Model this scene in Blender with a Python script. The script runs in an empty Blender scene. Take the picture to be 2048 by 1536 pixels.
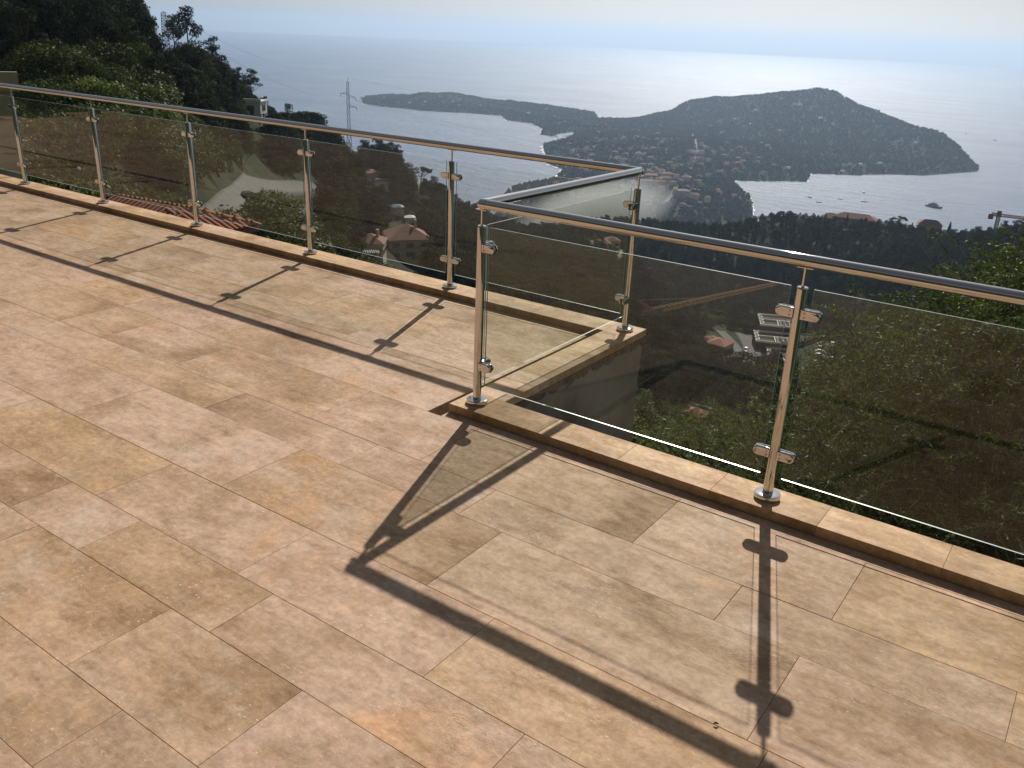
import bpy, bmesh, math, random
import numpy as np
from mathutils import Vector, Matrix
R = math.radians
rng = np.random.default_rng(7)
random.seed(11)
scene = bpy.context.scene
COL = scene.collection

# ------------------------------------------------------------------ camera
FPX, YAW, PITCH, ROLL = 1744.13, -0.600308, 0.383622, 0.0443364
CAM = np.array([2.429458, -3.242709, 1.743433])
Z_SEA = -300.0
H_FLOOR = 0.045
def cam_axes():
    cy, sy = math.cos(YAW), math.sin(YAW)
    f = np.array([sy*math.cos(PITCH), cy*math.cos(PITCH), -math.sin(PITCH)])
    r = np.array([cy, -sy, 0.0]); u = np.cross(r, f)
    return (r*math.cos(ROLL)+u*math.sin(ROLL), -r*math.sin(ROLL)+u*math.cos(ROLL), f)
AX_R, AX_U, AX_F = cam_axes()
cam_data = bpy.data.cameras.new('camera')
cam = bpy.data.objects.new('camera', cam_data); COL.objects.link(cam)
m = Matrix.Identity(4)
for i in range(3):
    m[i][0] = AX_R[i]; m[i][1] = AX_U[i]; m[i][2] = -AX_F[i]; m[i][3] = CAM[i]
cam.matrix_world = m
cam_data.sensor_width = 36.0; cam_data.lens = FPX/2048*36.0
cam_data.clip_start = 0.05; cam_data.clip_end = 80000
scene.camera = cam

# ------------------------------------------------------------------ sky, sun, exposure
SUN_AZ, SUN_EL = R(-20.0), R(35.4)
SUN_DIR = Vector((math.sin(SUN_AZ)*math.cos(SUN_EL), math.cos(SUN_AZ)*math.cos(SUN_EL), math.sin(SUN_EL)))
world = bpy.data.worlds.new('World'); scene.world = world; world.use_nodes = True
wn = world.node_tree; wn.nodes.clear()
wo = wn.nodes.new('ShaderNodeOutputWorld'); bg = wn.nodes.new('ShaderNodeBackground')
sky = wn.nodes.new('ShaderNodeTexSky'); sky.sky_type = 'NISHITA'; sky.sun_disc = False
sky.sun_elevation = SUN_EL; sky.sun_rotation = SUN_AZ
sky.altitude = 300; sky.air_density = .8; sky.dust_density = 1.2; sky.ozone_density = 1.5
tc = wn.nodes.new('ShaderNodeTexCoord'); sp = wn.nodes.new('ShaderNodeSeparateXYZ'); cb = wn.nodes.new('ShaderNodeCombineXYZ')
mx = wn.nodes.new('ShaderNodeMath'); mx.operation = 'MAXIMUM'; mx.inputs[1].default_value = 0.004
wn.links.new(tc.outputs['Generated'], sp.inputs[0])
wn.links.new(sp.outputs[0], cb.inputs[0]); wn.links.new(sp.outputs[1], cb.inputs[1])
wn.links.new(sp.outputs[2], mx.inputs[0]); wn.links.new(mx.outputs[0], cb.inputs[2])
wn.links.new(cb.outputs[0], sky.inputs[0])
hs = wn.nodes.new('ShaderNodeHueSaturation'); hs.inputs['Saturation'].default_value = .30; hs.inputs['Value'].default_value = 1.0
wn.links.new(sky.outputs[0], hs.inputs['Color']); wn.links.new(hs.outputs[0], bg.inputs[0]); bg.inputs[1].default_value = 0.055
wn.links.new(bg.outputs[0], wo.inputs[0])
sd = bpy.data.lights.new('sun', 'SUN'); sd.energy = 5.0; sd.angle = R(0.53); sd.color = (1.0, 0.93, 0.83)
so = bpy.data.objects.new('sun', sd); COL.objects.link(so)
so.rotation_euler = SUN_DIR.to_track_quat('Z', 'Y').to_euler()
scene.view_settings.view_transform = 'Standard'; scene.view_settings.look = 'None'
scene.view_settings.gamma = 1.0; scene.view_settings.use_curve_mapping = False
scene.view_settings.exposure = -0.04
scene.cycles.max_bounces = 8; scene.cycles.transparent_max_bounces = 24
scene.cycles.volume_bounces = 0

# ------------------------------------------------------------------ helpers: projection
def ray(px, py):
    d = AX_F*FPX + AX_R*(px-1024) - AX_U*(py-768)
    return d/np.hypot(d[0], d[1])            # horizontal length 1
def at(px, py, D): return CAM + ray(px, py)*D
def at_z(px, py, z):
    d = ray(px, py); return CAM + d*((z-CAM[2])/d[2])
def proj(P):
    d = np.asarray(P, float) - CAM
    w = d@AX_F
    w = np.where(w < .05, np.nan, w)
    return 1024+FPX*(d@AX_R)/w, 768-FPX*(d@AX_U)/w

# ------------------------------------------------------------------ helpers: objects
def tag(o, label=None, cat=None, group=None, kind=None):
    if label: o['label'] = label
    if cat: o['category'] = cat
    if group: o['group'] = group
    if kind: o['kind'] = kind
    return o
def link(name, mesh, parent=None, loc=None, rot=None):
    o = bpy.data.objects.new(name, mesh); COL.objects.link(o)
    if parent is not None: o.parent = parent
    if loc is not None: o.location = loc
    if rot is not None: o.rotation_euler = rot
    return o
def empty(name, loc=(0, 0, 0), rz=0.0):
    o = bpy.data.objects.new(name, None); COL.objects.link(o)
    o.location = loc; o.rotation_euler = (0, 0, rz); o.empty_display_size = .3
    return o
def np_mesh(name, V, F, mats=(), mi=None, smooth=False):
    """V (n,3), F (m,k) constant k"""
    V = np.asarray(V, np.float32); F = np.asarray(F, np.int32)
    me = bpy.data.meshes.new(name); k = F.shape[1]
    me.vertices.add(len(V)); me.vertices.foreach_set('co', V.ravel())
    me.loops.add(F.size); me.loops.foreach_set('vertex_index', F.ravel())
    me.polygons.add(len(F))
    me.polygons.foreach_set('loop_start', np.arange(0, F.size, k, dtype=np.int32))
    me.polygons.foreach_set('loop_total', np.full(len(F), k, np.int32))
    for mt in mats: me.materials.append(mt)
    if mi is not None: me.polygons.foreach_set('material_index', np.asarray(mi, np.int32))
    if smooth: me.polygons.foreach_set('use_smooth', np.ones(len(F), bool))
    me.update(calc_edges=True); me.validate()
    return me
class MB:
    """collects shapes with mixed polygons, builds ONE mesh"""
    def __init__(s): s.v = []; s.f = []; s.m = []
    def add(s, V, F, m=0):
        b = len(s.v); s.v += [tuple(map(float, q)) for q in V]
        s.f += [tuple(i+b for i in f) for f in F]; s.m += [m]*len(F)
    def box(s, a, b, m=0):
        x0, y0, z0 = a; x1, y1, z1 = b
        s.add([(x0,y0,z0),(x1,y0,z0),(x1,y1,z0),(x0,y1,z0),(x0,y0,z1),(x1,y0,z1),(x1,y1,z1),(x0,y1,z1)],
              [(0,3,2,1),(4,5,6,7),(0,1,5,4),(1,2,6,5),(2,3,7,6),(3,0,4,7)], m)
    def slab(s, a, b, bev=.002, m=0):
        """box with chamfered top edges"""
        x0, y0, z0 = a; x1, y1, z1 = b; e = bev
        V = [(x0,y0,z0),(x1,y0,z0),(x1,y1,z0),(x0,y1,z0),(x0,y0,z1-e),(x1,y0,z1-e),(x1,y1,z1-e),(x0,y1,z1-e),
             (x0+e,y0+e,z1),(x1-e,y0+e,z1),(x1-e,y1-e,z1),(x0+e,y1-e,z1)]
        F = [(0,3,2,1),(8,9,10,11)]
        for i in range(4):
            j = (i+1) % 4; F += [(i, j, 4+j, 4+i), (4+i, 4+j, 8+j, 8+i)]
        s.add(V, F, m)
    def tube(s, pts, rad, n=8, m=0, cap=True):
        pts = [Vector(p) for p in pts]; k = len(pts)
        rad = [rad]*k if not hasattr(rad, '__len__') else rad
        V = []; F = []; up = None
        for i, p in enumerate(pts):
            t = (pts[min(i+1, k-1)]-pts[max(i-1, 0)]).normalized()
            if up is None:
                up = Vector((0, 0, 1)) if abs(t.z) < .9 else Vector((1, 0, 0))
            a = t.cross(up).normalized(); b = a.cross(t).normalized(); up = b
            for j in range(n):
                w = 2*math.pi*j/n
                V.append(p+(a*math.cos(w)+b*math.sin(w))*rad[i])
        for i in range(k-1):
            for j in range(n):
                j2 = (j+1) % n
                F.append((i*n+j, i*n+j2, (i+1)*n+j2, (i+1)*n+j))
        if cap:
            F.append(tuple(range(n))); F.append(tuple((k-1)*n+j for j in reversed(range(n))))
        s.add(V, F, m)
    def lathe(s, prof, c=(0, 0, 0), n=32, m=0):
        V = []; F = []
        for r_, z in prof:
            for j in range(n):
                w = 2*math.pi*j/n; V.append((c[0]+r_*math.cos(w), c[1]+r_*math.sin(w), c[2]+z))
        for i in range(len(prof)-1):
            for j in range(n):
                j2 = (j+1) % n; F.append((i*n+j, i*n+j2, (i+1)*n+j2, (i+1)*n+j))
        F.append(tuple(reversed(range(n)))); F.append(tuple((len(prof)-1)*n+j for j in range(n)))
        s.add(V, F, m)
    def mesh(s, name, *mats, smooth=None):
        me = bpy.data.meshes.new(name); me.from_pydata(s.v, [], s.f)
        for mt in mats: me.materials.append(mt)
        me.polygons.foreach_set('material_index', s.m)
        me.update()
        bm = bmesh.new(); bm.from_mesh(me); bmesh.ops.recalc_face_normals(bm, faces=bm.faces[:]); bm.to_mesh(me); bm.free()
        if smooth is not None:
            me.polygons.foreach_set('use_smooth', [True]*len(me.polygons))
            me.set_sharp_from_angle(angle=R(smooth))
        return me
    def build(s, name, mats, parent=None, loc=None, rot=None, smooth=None):
        if not isinstance(mats, (list, tuple)): mats = [mats]
        return link(name, s.mesh(name, *mats, smooth=smooth), parent, loc, rot)

# ------------------------------------------------------------------ materials
def new_mat(name):
    mt = bpy.data.materials.new(name); mt.use_nodes = True; nt = mt.node_tree
    b = nt.nodes['Principled BSDF']; return mt, nt, b
def ramp(nt, src, stops):
    r_ = nt.nodes.new('ShaderNodeValToRGB'); e = r_.color_ramp.elements
    while len(e) > 1: e.remove(e[-1])
    e[0].position = stops[0][0]; e[0].color = (*stops[0][1], 1)
    for p, c in stops[1:]:
        q = e.new(p); q.color = (*c, 1)
    nt.links.new(src, r_.inputs[0]); return r_.outputs[0]
def gray(v): return (v, v, v)
def noise(nt, vec, scale, detail=4, rough=.55, dist=0.0, out=0):
    n = nt.nodes.new('ShaderNodeTexNoise'); n.inputs['Scale'].default_value = scale
    n.inputs['Detail'].default_value = detail; n.inputs['Roughness'].default_value = rough; n.inputs['Distortion'].default_value = dist
    if vec is not None: nt.links.new(vec, n.inputs['Vector'])
    return n.outputs[out]
def mixc(nt, fac, a, b, mode='MIX'):
    n = nt.nodes.new('ShaderNodeMix'); n.data_type = 'RGBA'; n.blend_type = mode
    for i, v in ((0, fac), (6, a), (7, b)):
        if isinstance(v, (int, float)): n.inputs[i].default_value = v
        elif isinstance(v, tuple): n.inputs[i].default_value = (*v, 1)
        else: nt.links.new(v, n.inputs[i])
    return n.outputs[2]
def mth(nt, op, a, b=0.0, c=None):
    n = nt.nodes.new('ShaderNodeMath'); n.operation = op
    for i, v in enumerate((a, b) if c is None else (a, b, c)):
        if isinstance(v, (int, float)): n.inputs[i].default_value = v
        else: nt.links.new(v, n.inputs[i])
    return n.outputs[0]
def bump(nt, b, h, strength=.3, dist=.01):
    n = nt.nodes.new('ShaderNodeBump'); n.inputs['Strength'].default_value = strength; n.inputs['Distance'].default_value = dist
    nt.links.new(h, n.inputs['Height']); nt.links.new(n.outputs[0], b.inputs['Normal']); return n
def coords(nt, kind='Object', scale=None, obj_offset=False):
    t = nt.nodes.new('ShaderNodeTexCoord'); v = t.outputs[kind]
    if obj_offset:
        oi = nt.nodes.new('ShaderNodeObjectInfo'); vm = nt.nodes.new('ShaderNodeVectorMath'); vm.operation = 'MULTIPLY_ADD'
        cx = nt.nodes.new('ShaderNodeCombineXYZ')
        for i in range(3): nt.links.new(oi.outputs['Random'], cx.inputs[i])
        nt.links.new(cx.outputs[0], vm.inputs[0]); vm.inputs[1].default_value = (37, 91, 53); nt.links.new(v, vm.inputs[2]); v = vm.outputs[0]
    if scale:
        mp = nt.nodes.new('ShaderNodeMapping'); mp.inputs['Scale'].default_value = scale; nt.links.new(v, mp.inputs[0]); v = mp.outputs[0]
    return v
def simple(name, col, rough=.7, metal=0.0, var=.15, scale=3.0, bmp=0.0, bscale=20., spec=.3):
    mt, nt, b = new_mat(name); v = coords(nt)
    n = noise(nt, v, scale, 5)
    c2 = tuple(x*(1-var*2) for x in col); c3 = tuple(min(1, x*(1+var)) for x in col)
    nt.links.new(ramp(nt, n, [(.3, c2), (.5, col), (.72, c3)]), b.inputs['Base Color'])
    b.inputs['Roughness'].default_value = rough; b.inputs['Metallic'].default_value = metal
    b.inputs['Specular IOR Level'].default_value = spec
    if bmp: bump(nt, b, noise(nt, v, bscale, 4), bmp, .02)
    return mt

def stone_mat(name, ochre=False):
    """honed pinkish/ochre limestone: clouds, veins, pale fossils, pits; varies per tile"""
    mt, nt, b = new_mat(name)
    v = coords(nt, 'Object', obj_offset=True)
    oi = nt.nodes.new('ShaderNodeObjectInfo')
    big = noise(nt, v, 1.6, 3, .5, .4)
    vs = nt.nodes.new('ShaderNodeMapping'); vs.inputs['Scale'].default_value = (1.0, 2.6, 1.0); vs.inputs['Rotation'].default_value = (0, 0, .6); nt.links.new(v, vs.inputs[0])
    med = noise(nt, vs.outputs[0], 6.5, 8, .68, .25)
    fine = noise(nt, v, 38, 5, .7)
    # tile hue
    hue = ramp(nt, oi.outputs['Random'], [(0, (.49, .345, .20)), (.3, (.56, .39, .23)), (.6, (.52, .36, .205)), (.8, (.58, .41, .28)), (1, (.54, .37, .21))] if ochre else
               [(0, (.50, .345, .225)), (.16, (.56, .395, .295)), (.34, (.53, .38, .265)), (.48, (.585, .42, .32)), (.62, (.52, .37, .26)), (.74, (.545, .375, .23)), (.86, (.565, .40, .305)), (1, (.48, .355, .25))])
    cl = ramp(nt, big, [(.28, (.60, .51, .39)), (.42, (.87, .80, .71)), (.52, (1.05, 1.01, .99)), (.62, (.98, .93, .90)), (.74, (1.08, .90, .68))])
    c = mixc(nt, 1.0, hue, cl, 'MULTIPLY')
    md = ramp(nt, med, [(.28, (.55, .48, .38)), (.40, (.84, .80, .74)), (.52, (1, 1, 1)), (.66, (1.2, 1.16, 1.12))])
    c = mixc(nt, .85, c, md, 'MULTIPLY')
    # ochre/brown stains on some tiles
    st = noise(nt, v, 2.4, 7, .68, .5)
    stm = mth(nt, 'MULTIPLY', ramp(nt, st, [(.50, gray(0)), (.60, gray(1))]), ramp(nt, oi.outputs['Random'], [(.0, gray(.8)), (.3, gray(.25)), (.7, gray(.3)), (.8, gray(.75)), (1, gray(.8))]))
    c = mixc(nt, mth(nt, 'MULTIPLY', stm, .6), c, mixc(nt, ramp(nt, noise(nt, v, 6.5, 5), [(.42, gray(0)), (.58, gray(1))]), (.27, .185, .105), (.42, .245, .12)))
    lp = ramp(nt, noise(nt, v, 2.0, 6, .66, .4), [(.56, gray(0)), (.68, gray(.5))]); c = mixc(nt, lp, c, (.60, .475, .37))
    # dark fine cracks / veins
    vr = nt.nodes.new('ShaderNodeTexVoronoi'); vr.feature = 'DISTANCE_TO_EDGE'; vr.inputs['Scale'].default_value = 9
    wv = nt.nodes.new('ShaderNodeVectorMath'); wv.operation = 'ADD'
    nd = nt.nodes.new('ShaderNodeTexNoise'); nd.inputs['Scale'].default_value = 7; nd.inputs['Detail'].default_value = 4
    nt.links.new(vs.outputs[0], nd.inputs['Vector']); nt.links.new(vs.outputs[0], wv.inputs[0]); nt.links.new(nd.outputs['Color'], wv.inputs[1]); nt.links.new(wv.outputs[0], vr.inputs['Vector'])
    vein = ramp(nt, vr.outputs['Distance'], [(0, gray(1)), (.012, gray(.5)), (.03, gray(0))])
    vmask = ramp(nt, noise(nt, v, 3.3, 4, .6), [(.54, gray(0)), (.66, gray(1))])
    vf = mth(nt, 'MULTIPLY', mth(nt, 'MULTIPLY', vein, vmask), .42)
    c = mixc(nt, vf, c, (.30, .19, .11))
    # pale fossil flecks
    vf2 = nt.nodes.new('ShaderNodeTexVoronoi'); vf2.inputs['Scale'].default_value = 26; vf2.inputs['Randomness'].default_value = 1
    vs2 = nt.nodes.new('ShaderNodeMapping'); vs2.inputs['Scale'].default_value = (1, 2.2, 1); vs2.inputs['Rotation'].default_value = (0, 0, 1.1); nt.links.new(v, vs2.inputs[0])
    nt.links.new(vs2.outputs[0], vf2.inputs['Vector'])
    fl = ramp(nt, vf2.outputs['Distance'], [(.08, gray(1)), (.15, gray(0))])
    fm = ramp(nt, noise(nt, v, 4.5, 2), [(.55, gray(0)), (.64, gray(.8))])
    c = mixc(nt, mth(nt, 'MULTIPLY', fl, fm), c, (.80, .68, .55))
    ws = ramp(nt, noise(nt, vs.outputs[0], 22, 5, .75, 1.2), [(.56, gray(0)), (.68, gray(.45))])
    c = mixc(nt, ws, c, (.74, .60, .48))
    c = mixc(nt, .45, c, ramp(nt, fine, [(.35, gray(.55)), (.62, gray(1.2))]), 'MULTIPLY')
    nt.links.new(c, b.inputs['Base Color'])
    nt.links.new(ramp(nt, med, [(.3, gray(.75)), (.7, gray(.6))]), b.inputs['Roughness'])
    b.inputs['Specular IOR Level'].default_value = .2
    hgt = mth(nt, 'ADD', mth(nt, 'MULTIPLY', med, .35), mth(nt, 'SUBTRACT', mth(nt, 'MULTIPLY', fine, .35), mth(nt, 'MULTIPLY', mth(nt, 'MULTIPLY', vein, vmask), .22)))
    bump(nt, b, hgt, .75, .005)
    return mt
M_STONE = stone_mat('terrace limestone'); M_COPE = stone_mat('honey limestone coping', True)
M_JOINT = simple('sand mortar joint', (.30, .22, .14), .9, var=.3, scale=15, bmp=.4)
M_CONC = simple('stained concrete', (.30, .28, .24), .85, var=.3, scale=1.6, bmp=.5, bscale=9)
M_MORTAR = simple('rough mortar', (.16, .14, .11), .95, var=.3, scale=20, bmp=.6)
def steel_mat():
    mt, nt, b = new_mat('polished stainless steel'); v = coords(nt, 'Object', (3, 3, 3))
    b.inputs['Base Color'].default_value = (.66, .65, .64, 1); b.inputs['Metallic'].default_value = 1
    nt.links.new(ramp(nt, noise(nt, v, 2, 4), [(.3, gray(.02)), (.7, gray(.05))]), b.inputs['Roughness'])
    bump(nt, b, noise(nt, v, 30, 3), .02, .002)
    return mt
M_STEEL = steel_mat()
M_RUBBER = simple('black rubber gasket', (.02, .02, .02), .6)
def glass_mat():
    mt, nt, b = new_mat('clear laminated glass'); nt.nodes.remove(b)
    out = nt.nodes['Material Output']
    tr = nt.nodes.new('ShaderNodeBsdfTransparent'); tr.inputs[0].default_value = (.955, .97, .95, 1)
    gl = nt.nodes.new('ShaderNodeBsdfGlossy'); gl.inputs['Roughness'].default_value = .0; gl.inputs[0].default_value = (1, 1, 1, 1)
    lw = nt.nodes.new('ShaderNodeLayerWeight'); lw.inputs['Blend'].default_value = .5
    fr = mth(nt, 'MULTIPLY_ADD', mth(nt, 'POWER', lw.outputs['Facing'], 5.0), .95, .025)
    v = coords(nt); dust = nt.nodes.new('ShaderNodeBsdfDiffuse'); dust.inputs[0].default_value = (.6, .58, .52, 1)
    mxx = nt.nodes.new('ShaderNodeMixShader'); mx2 = nt.nodes.new('ShaderNodeMixShader')
    nt.links.new(fr, mxx.inputs[0]); nt.links.new(tr.outputs[0], mxx.inputs[1]); nt.links.new(gl.outputs[0], mxx.inputs[2])
    nt.links.new(ramp(nt, noise(nt, v, 6, 5), [(.4, gray(.003)), (.8, gray(.012))]), mx2.inputs[0])
    nt.links.new(mxx.outputs[0], mx2.inputs[1]); nt.links.new(dust.outputs[0], mx2.inputs[2])
    nt.links.new(mx2.outputs[0], out.inputs[0]); return mt
M_GLASS = glass_mat()
def edge_mat():
    mt, nt, b = new_mat('ground glass edge'); b.inputs['Base Color'].default_value = (.30, .42, .38, 1)
    b.inputs['Roughness'].default_value = .25; b.inputs['Transmission Weight'].default_value = .5; b.inputs['Subsurface Weight'].default_value = 0
    return mt
M_EDGE = edge_mat()
def foliage_mat(name, dark, light, transl=.3, rough=.75, spec=.06):
    mt, nt, b = new_mat(name); out = nt.nodes['Material Output']
    g = nt.nodes.new('ShaderNodeNewGeometry'); oi = nt.nodes.new('ShaderNodeObjectInfo')
    n = noise(nt, coords(nt), .9, 3)
    f = mth(nt, 'MULTIPLY_ADD', g.outputs['Random Per Island'], .5, mth(nt, 'MULTIPLY', n, .5))
    c = mixc(nt, f, dark, light)
    c = mixc(nt, 1.0, c, ramp(nt, mth(nt, 'FRACT', mth(nt, 'MULTIPLY', oi.outputs['Random'], 17.3)), [(0, gray(.45)), (.35, gray(.8)), (.75, gray(1.15)), (1, gray(2.1))]), 'MULTIPLY')
    c = mixc(nt, ramp(nt, oi.outputs['Random'], [(0, gray(0)), (1, gray(.65))]), c, mixc(nt, .6, c, (.35, .30, .16), 'MULTIPLY') if False else mixc(nt, 1.0, c, (1.2, 1.04, .78), 'MULTIPLY'))
    nt.links.new(c, b.inputs['Base Color']); b.inputs['Roughness'].default_value = rough; b.inputs['Specular IOR Level'].default_value = spec
    t = nt.nodes.new('ShaderNodeBsdfTranslucent'); nt.links.new(mixc(nt, 1.0, c, (1.3, 1.5, .6), 'MULTIPLY'), t.inputs[0])
    s = nt.nodes.new('ShaderNodeMixShader'); s.inputs[0].default_value = transl
    nt.links.new(b.outputs[0], s.inputs[1]); nt.links.new(t.outputs[0], s.inputs[2]); nt.links.new(s.outputs[0], out.inputs[0])
    return mt
M_PINE = foliage_mat('pine needles', (.012, .021, .009), (.036, .050, .018), .12)
M_BROAD = foliage_mat('broadleaf foliage', (.020, .032, .011), (.062, .080, .028), .18)
M_OLIVE = foliage_mat('olive leaves', (.026, .040, .017), (.090, .112, .048), .30, .55, .12)
M_CYP = foliage_mat('cypress foliage', (.012, .022, .010), (.03, .045, .018), .1)
M_SCRUB = foliage_mat('dry scrub foliage', (.045, .045, .018), (.12, .10, .045), .2)
M_BARK = simple('bark', (.09, .065, .045), .9, var=.3, scale=6, bmp=.5)
M_TWIG = simple('olive twigs', (.20, .17, .12), .8, var=.3, scale=20)
def ground_mat():
    mt, nt, b = new_mat('hillside earth and scrub'); v = coords(nt)
    a = noise(nt, v, .05, 8, .65); d = noise(nt, v, .9, 8, .7)
    c = ramp(nt, a, [(.30, (.012, .020, .008)), (.47, (.022, .032, .013)), (.60, (.038, .044, .019)), (.72, (.12, .10, .06))])
    c = mixc(nt, .8, c, ramp(nt, d, [(.32, gray(.45)), (.5, gray(1)), (.68, gray(1.5))]), 'MULTIPLY')
    nt.links.new(c, b.inputs['Base Color']); b.inputs['Roughness'].default_value = .95; b.inputs['Specular IOR Level'].default_value = .1
    bump(nt, b, d, .8, .6); return mt
M_GROUND = ground_mat()
def sea_mat():
    mt, nt, b = new_mat('sea water'); v = coords(nt)
    b.inputs['Base Color'].default_value = (.012, .075, .20, 1); b.inputs['IOR'].default_value = 1.33
    b.inputs['Roughness'].default_value = .30; b.inputs['Specular IOR Level'].default_value = .6
    ms = nt.nodes.new('ShaderNodeMapping'); ms.inputs['Rotation'].default_value = (0, 0, .5); ms.inputs['Scale'].default_value = (1, 2.2, 1); nt.links.new(v, ms.inputs[0])
    w1 = noise(nt, ms.outputs[0], .10, 6, .7); w2 = noise(nt, ms.outputs[0], .018, 4, .6)
    big = noise(nt, ms.outputs[0], .0016, 4, .55, .6)
    nt.links.new(ramp(nt, big, [(.35, gray(.36)), (.65, gray(.50))]), b.inputs['Roughness'])
    h = mth(nt, 'ADD', mth(nt, 'MULTIPLY', w1, 1.6), mth(nt, 'MULTIPLY', w2, 3.0))
    bump(nt, b, h, 1.0, 3.2); return mt
M_SEA = sea_mat()
M_FOAM = simple('white surf', (.75, .78, .78), .8, var=.2, scale=.3)
M_ASPHALT = simple('sunlit asphalt road', (.105, .10, .093), .9, var=.15, scale=.6)
M_ROADPALE = simple('pale gravel track', (.23, .195, .15), .95, var=.2, scale=.6)
M_WHITE = simple('white render', (.74, .73, .69), .8, var=.06)
M_CREAM = simple('cream render', (.52, .44, .33), .85, var=.1, scale=.7)
M_TERRA = simple('terracotta roof tiles', (.30, .135, .085), .85, var=.28, scale=2.0)
M_ROOFGREY = simple('grey flat roof', (.22, .21, .19), .9)
M_WIN = simple('dark window glass', (.03, .035, .04), .12, spec=.6)
M_SHUT = simple('brown shutters', (.14, .09, .06), .7)
M_YEL = simple('ochre yellow crane paint', (.42, .25, .05), .5)
M_ORANGE = simple('red orange crane paint', (.30, .08, .035), .5)
M_GALV = simple('galvanised steel', (.10, .11, .11), .5, metal=.6)
M_STONEW = simple('dry stone wall', (.26, .22, .17), .95, var=.3, scale=1.5, bmp=.6, bscale=3)
def roof_tiles_mat():
    mt, nt, b = new_mat('rows of clay roof tiles'); v = coords(nt)
    w = nt.nodes.new('ShaderNodeTexWave'); w.wave_type = 'BANDS'; w.bands_direction = 'X'; w.inputs['Scale'].default_value = 1.1; nt.links.new(v, w.inputs['Vector'])
    n = noise(nt, v, 2.5, 6, .7)
    c = ramp(nt, n, [(.3, (.15, .07, .05)), (.5, (.22, .11, .075)), (.7, (.30, .17, .12))])
    nt.links.new(c, b.inputs['Base Color']); b.inputs['Roughness'].default_value = .9; bump(nt, b, w.outputs['Fac'], .8, .06)
    return mt
M_RTILES = roof_tiles_mat()

# ------------------------------------------------------------------ terrain height field
def LVL(px):   # eye level line in the picture
    return 768+(AX_F[2]*FPX+AX_R[2]*(px-1024))/AX_U[2]
def ctl(px, py, D):
    d = ray(px, py); return (math.degrees(math.atan2(d[0], d[1])), D, d[2])
def ctz(px, z, D):
    d = ray(px, LVL(px)); return (math.degrees(math.atan2(d[0], d[1])), D, (z-CAM[2])/D)
C_ = []
def colm(px, *items):
    for D, py in items:
        C_.append(ctl(px, py, D))
def colz(px, *items):
    for D, z in items: C_.append(ctz(px, z, D))
colz(0, (8, -6), (15, -6.5), (40, -8.5), (60, -9.5), (90, -11), (130, -10), (180, -4), (260, 12), (400, 34), (1000, 60), (2500, 10), (4500, -330))
colz(-500, (8, -6), (15, -6), (60, -6), (200, 18), (500, 50), (4500, -330))
colz(300, (8, -6), (15, -7)); colm(300, (60, 600), (100, 330), (140, 210), (180, 150), (235, 118)); colz(300, (400, -30), (1300, -305), (4500, -330))
colz(160, (300, 2), (235, -3), (420, -6), (1300, -200), (4500, -330)); colm(160, (100, 240), (140, 165))
colz(450, (8, -6), (15, -7)); colm(450, (60, 640), (100, 430), (150, 345), (200, 262), (255, 182)); colz(450, (400, -70), (1300, -305), (4500, -330))
colz(600, (8, -6), (15, -8)); colm(600, (60, 690), (120, 512), (175, 430), (230, 352), (300, 288)); colz(600, (450, -110), (1300, -305), (4500, -330))
colz(750, (8, -6), (15, -8)); colm(750, (60, 710), (120, 605), (200, 525), (280, 452), (350, 392), (430, 350)); colz(750, (600, -150), (1300, -305), (4500, -330))
colz(900, (8, -6), (15, -8)); colm(900, (60, 770), (120, 675), (200, 600), (300, 512), (400, 455), (500, 424)); colz(900, (700, -190), (1300, -300), (1500, -306), (4500, -330))
colz(1050, (8, -6), (15, -9)); colm(1050, (60, 860), (120, 760), (200, 670), (300, 590), (450, 522), (600, 485)); colz(1050, (800, -225), (1300, -290), (2000, -320), (4500, -340))
colz(1200, (8, -6), (15, -9), (30, -15)); colm(1200, (60, 990), (100, 885), (200, 722), (320, 612), (450, 537), (650, 462)); colz(1200, (900, -225), (1300, -287), (2000, -320), (4500, -340))
colz(1350, (8, -6), (15, -9), (30, -17)); colm(1350, (60, 1080), (110, 960), (180, 855), (300, 735), (450, 615), (600, 532), (740, 454)); colz(1350, (950, -230), (1400, -290), (2000, -320), (4500, -340))
colz(1550, (8, -6), (15, -9), (30, -18)); colm(1550, (60, 1180), (150, 960), (250, 835), (400, 715), (500, 625), (620, 528), (720, 447)); colz(1550, (900, -230), (1400, -306), (4500, -340))
colz(1750, (8, -6), (15, -9), (30, -19)); colm(1750, (60, 1260), (150, 1030), (250, 875), (350, 752), (480, 627), (620, 510), (720, 455)); colz(1750, (900, -230), (1400, -306), (4500, -340))
colz(2048, (8, -6), (15, -9)); colm(2048, (30, 1500), (60, 1300), (120, 1085), (220, 902), (350, 722), (500, 583), (700, 484)); colz(2048, (900, -230), (1400, -306), (4500, -340))
colz(2500, (8, -6), (15, -9), (60, -30), (220, -90), (500, -130), (700, -143), (1000, -240), (1400, -306), (4500, -340))
for bdeg, it in ((50, ((8, -6), (15, -8), (60, -16), (220, -40), (700, -60), (2000, -150), (4500, -200))),
                 (90, ((8, -4), (20, -3), (60, 3), (220, 30), (900, 90), (4500, 150))),
                 (150, ((5, -3), (9, .5), (20, 6), (60, 26), (220, 90), (4500, 90))),
                 (-150, ((5, -3), (9, .5), (20, 6), (60, 26), (220, 90), (4500, 90))),
                 (-110, ((8, -5), (20, -3), (60, 6), (220, 40), (900, 90), (4500, 90)))):
    for D, z in it: C_.append((bdeg, D, (z-CAM[2])/D))
C_ = np.array(C_)
def feat(b, D): return np.stack([b/9.0, np.log(D)*2.2], -1)
CF = np.concatenate([feat(C_[:, 0]+k, C_[:, 1]) for k in (0, 360, -360)]); CV = np.tile(C_[:, 2], 3)
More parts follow.
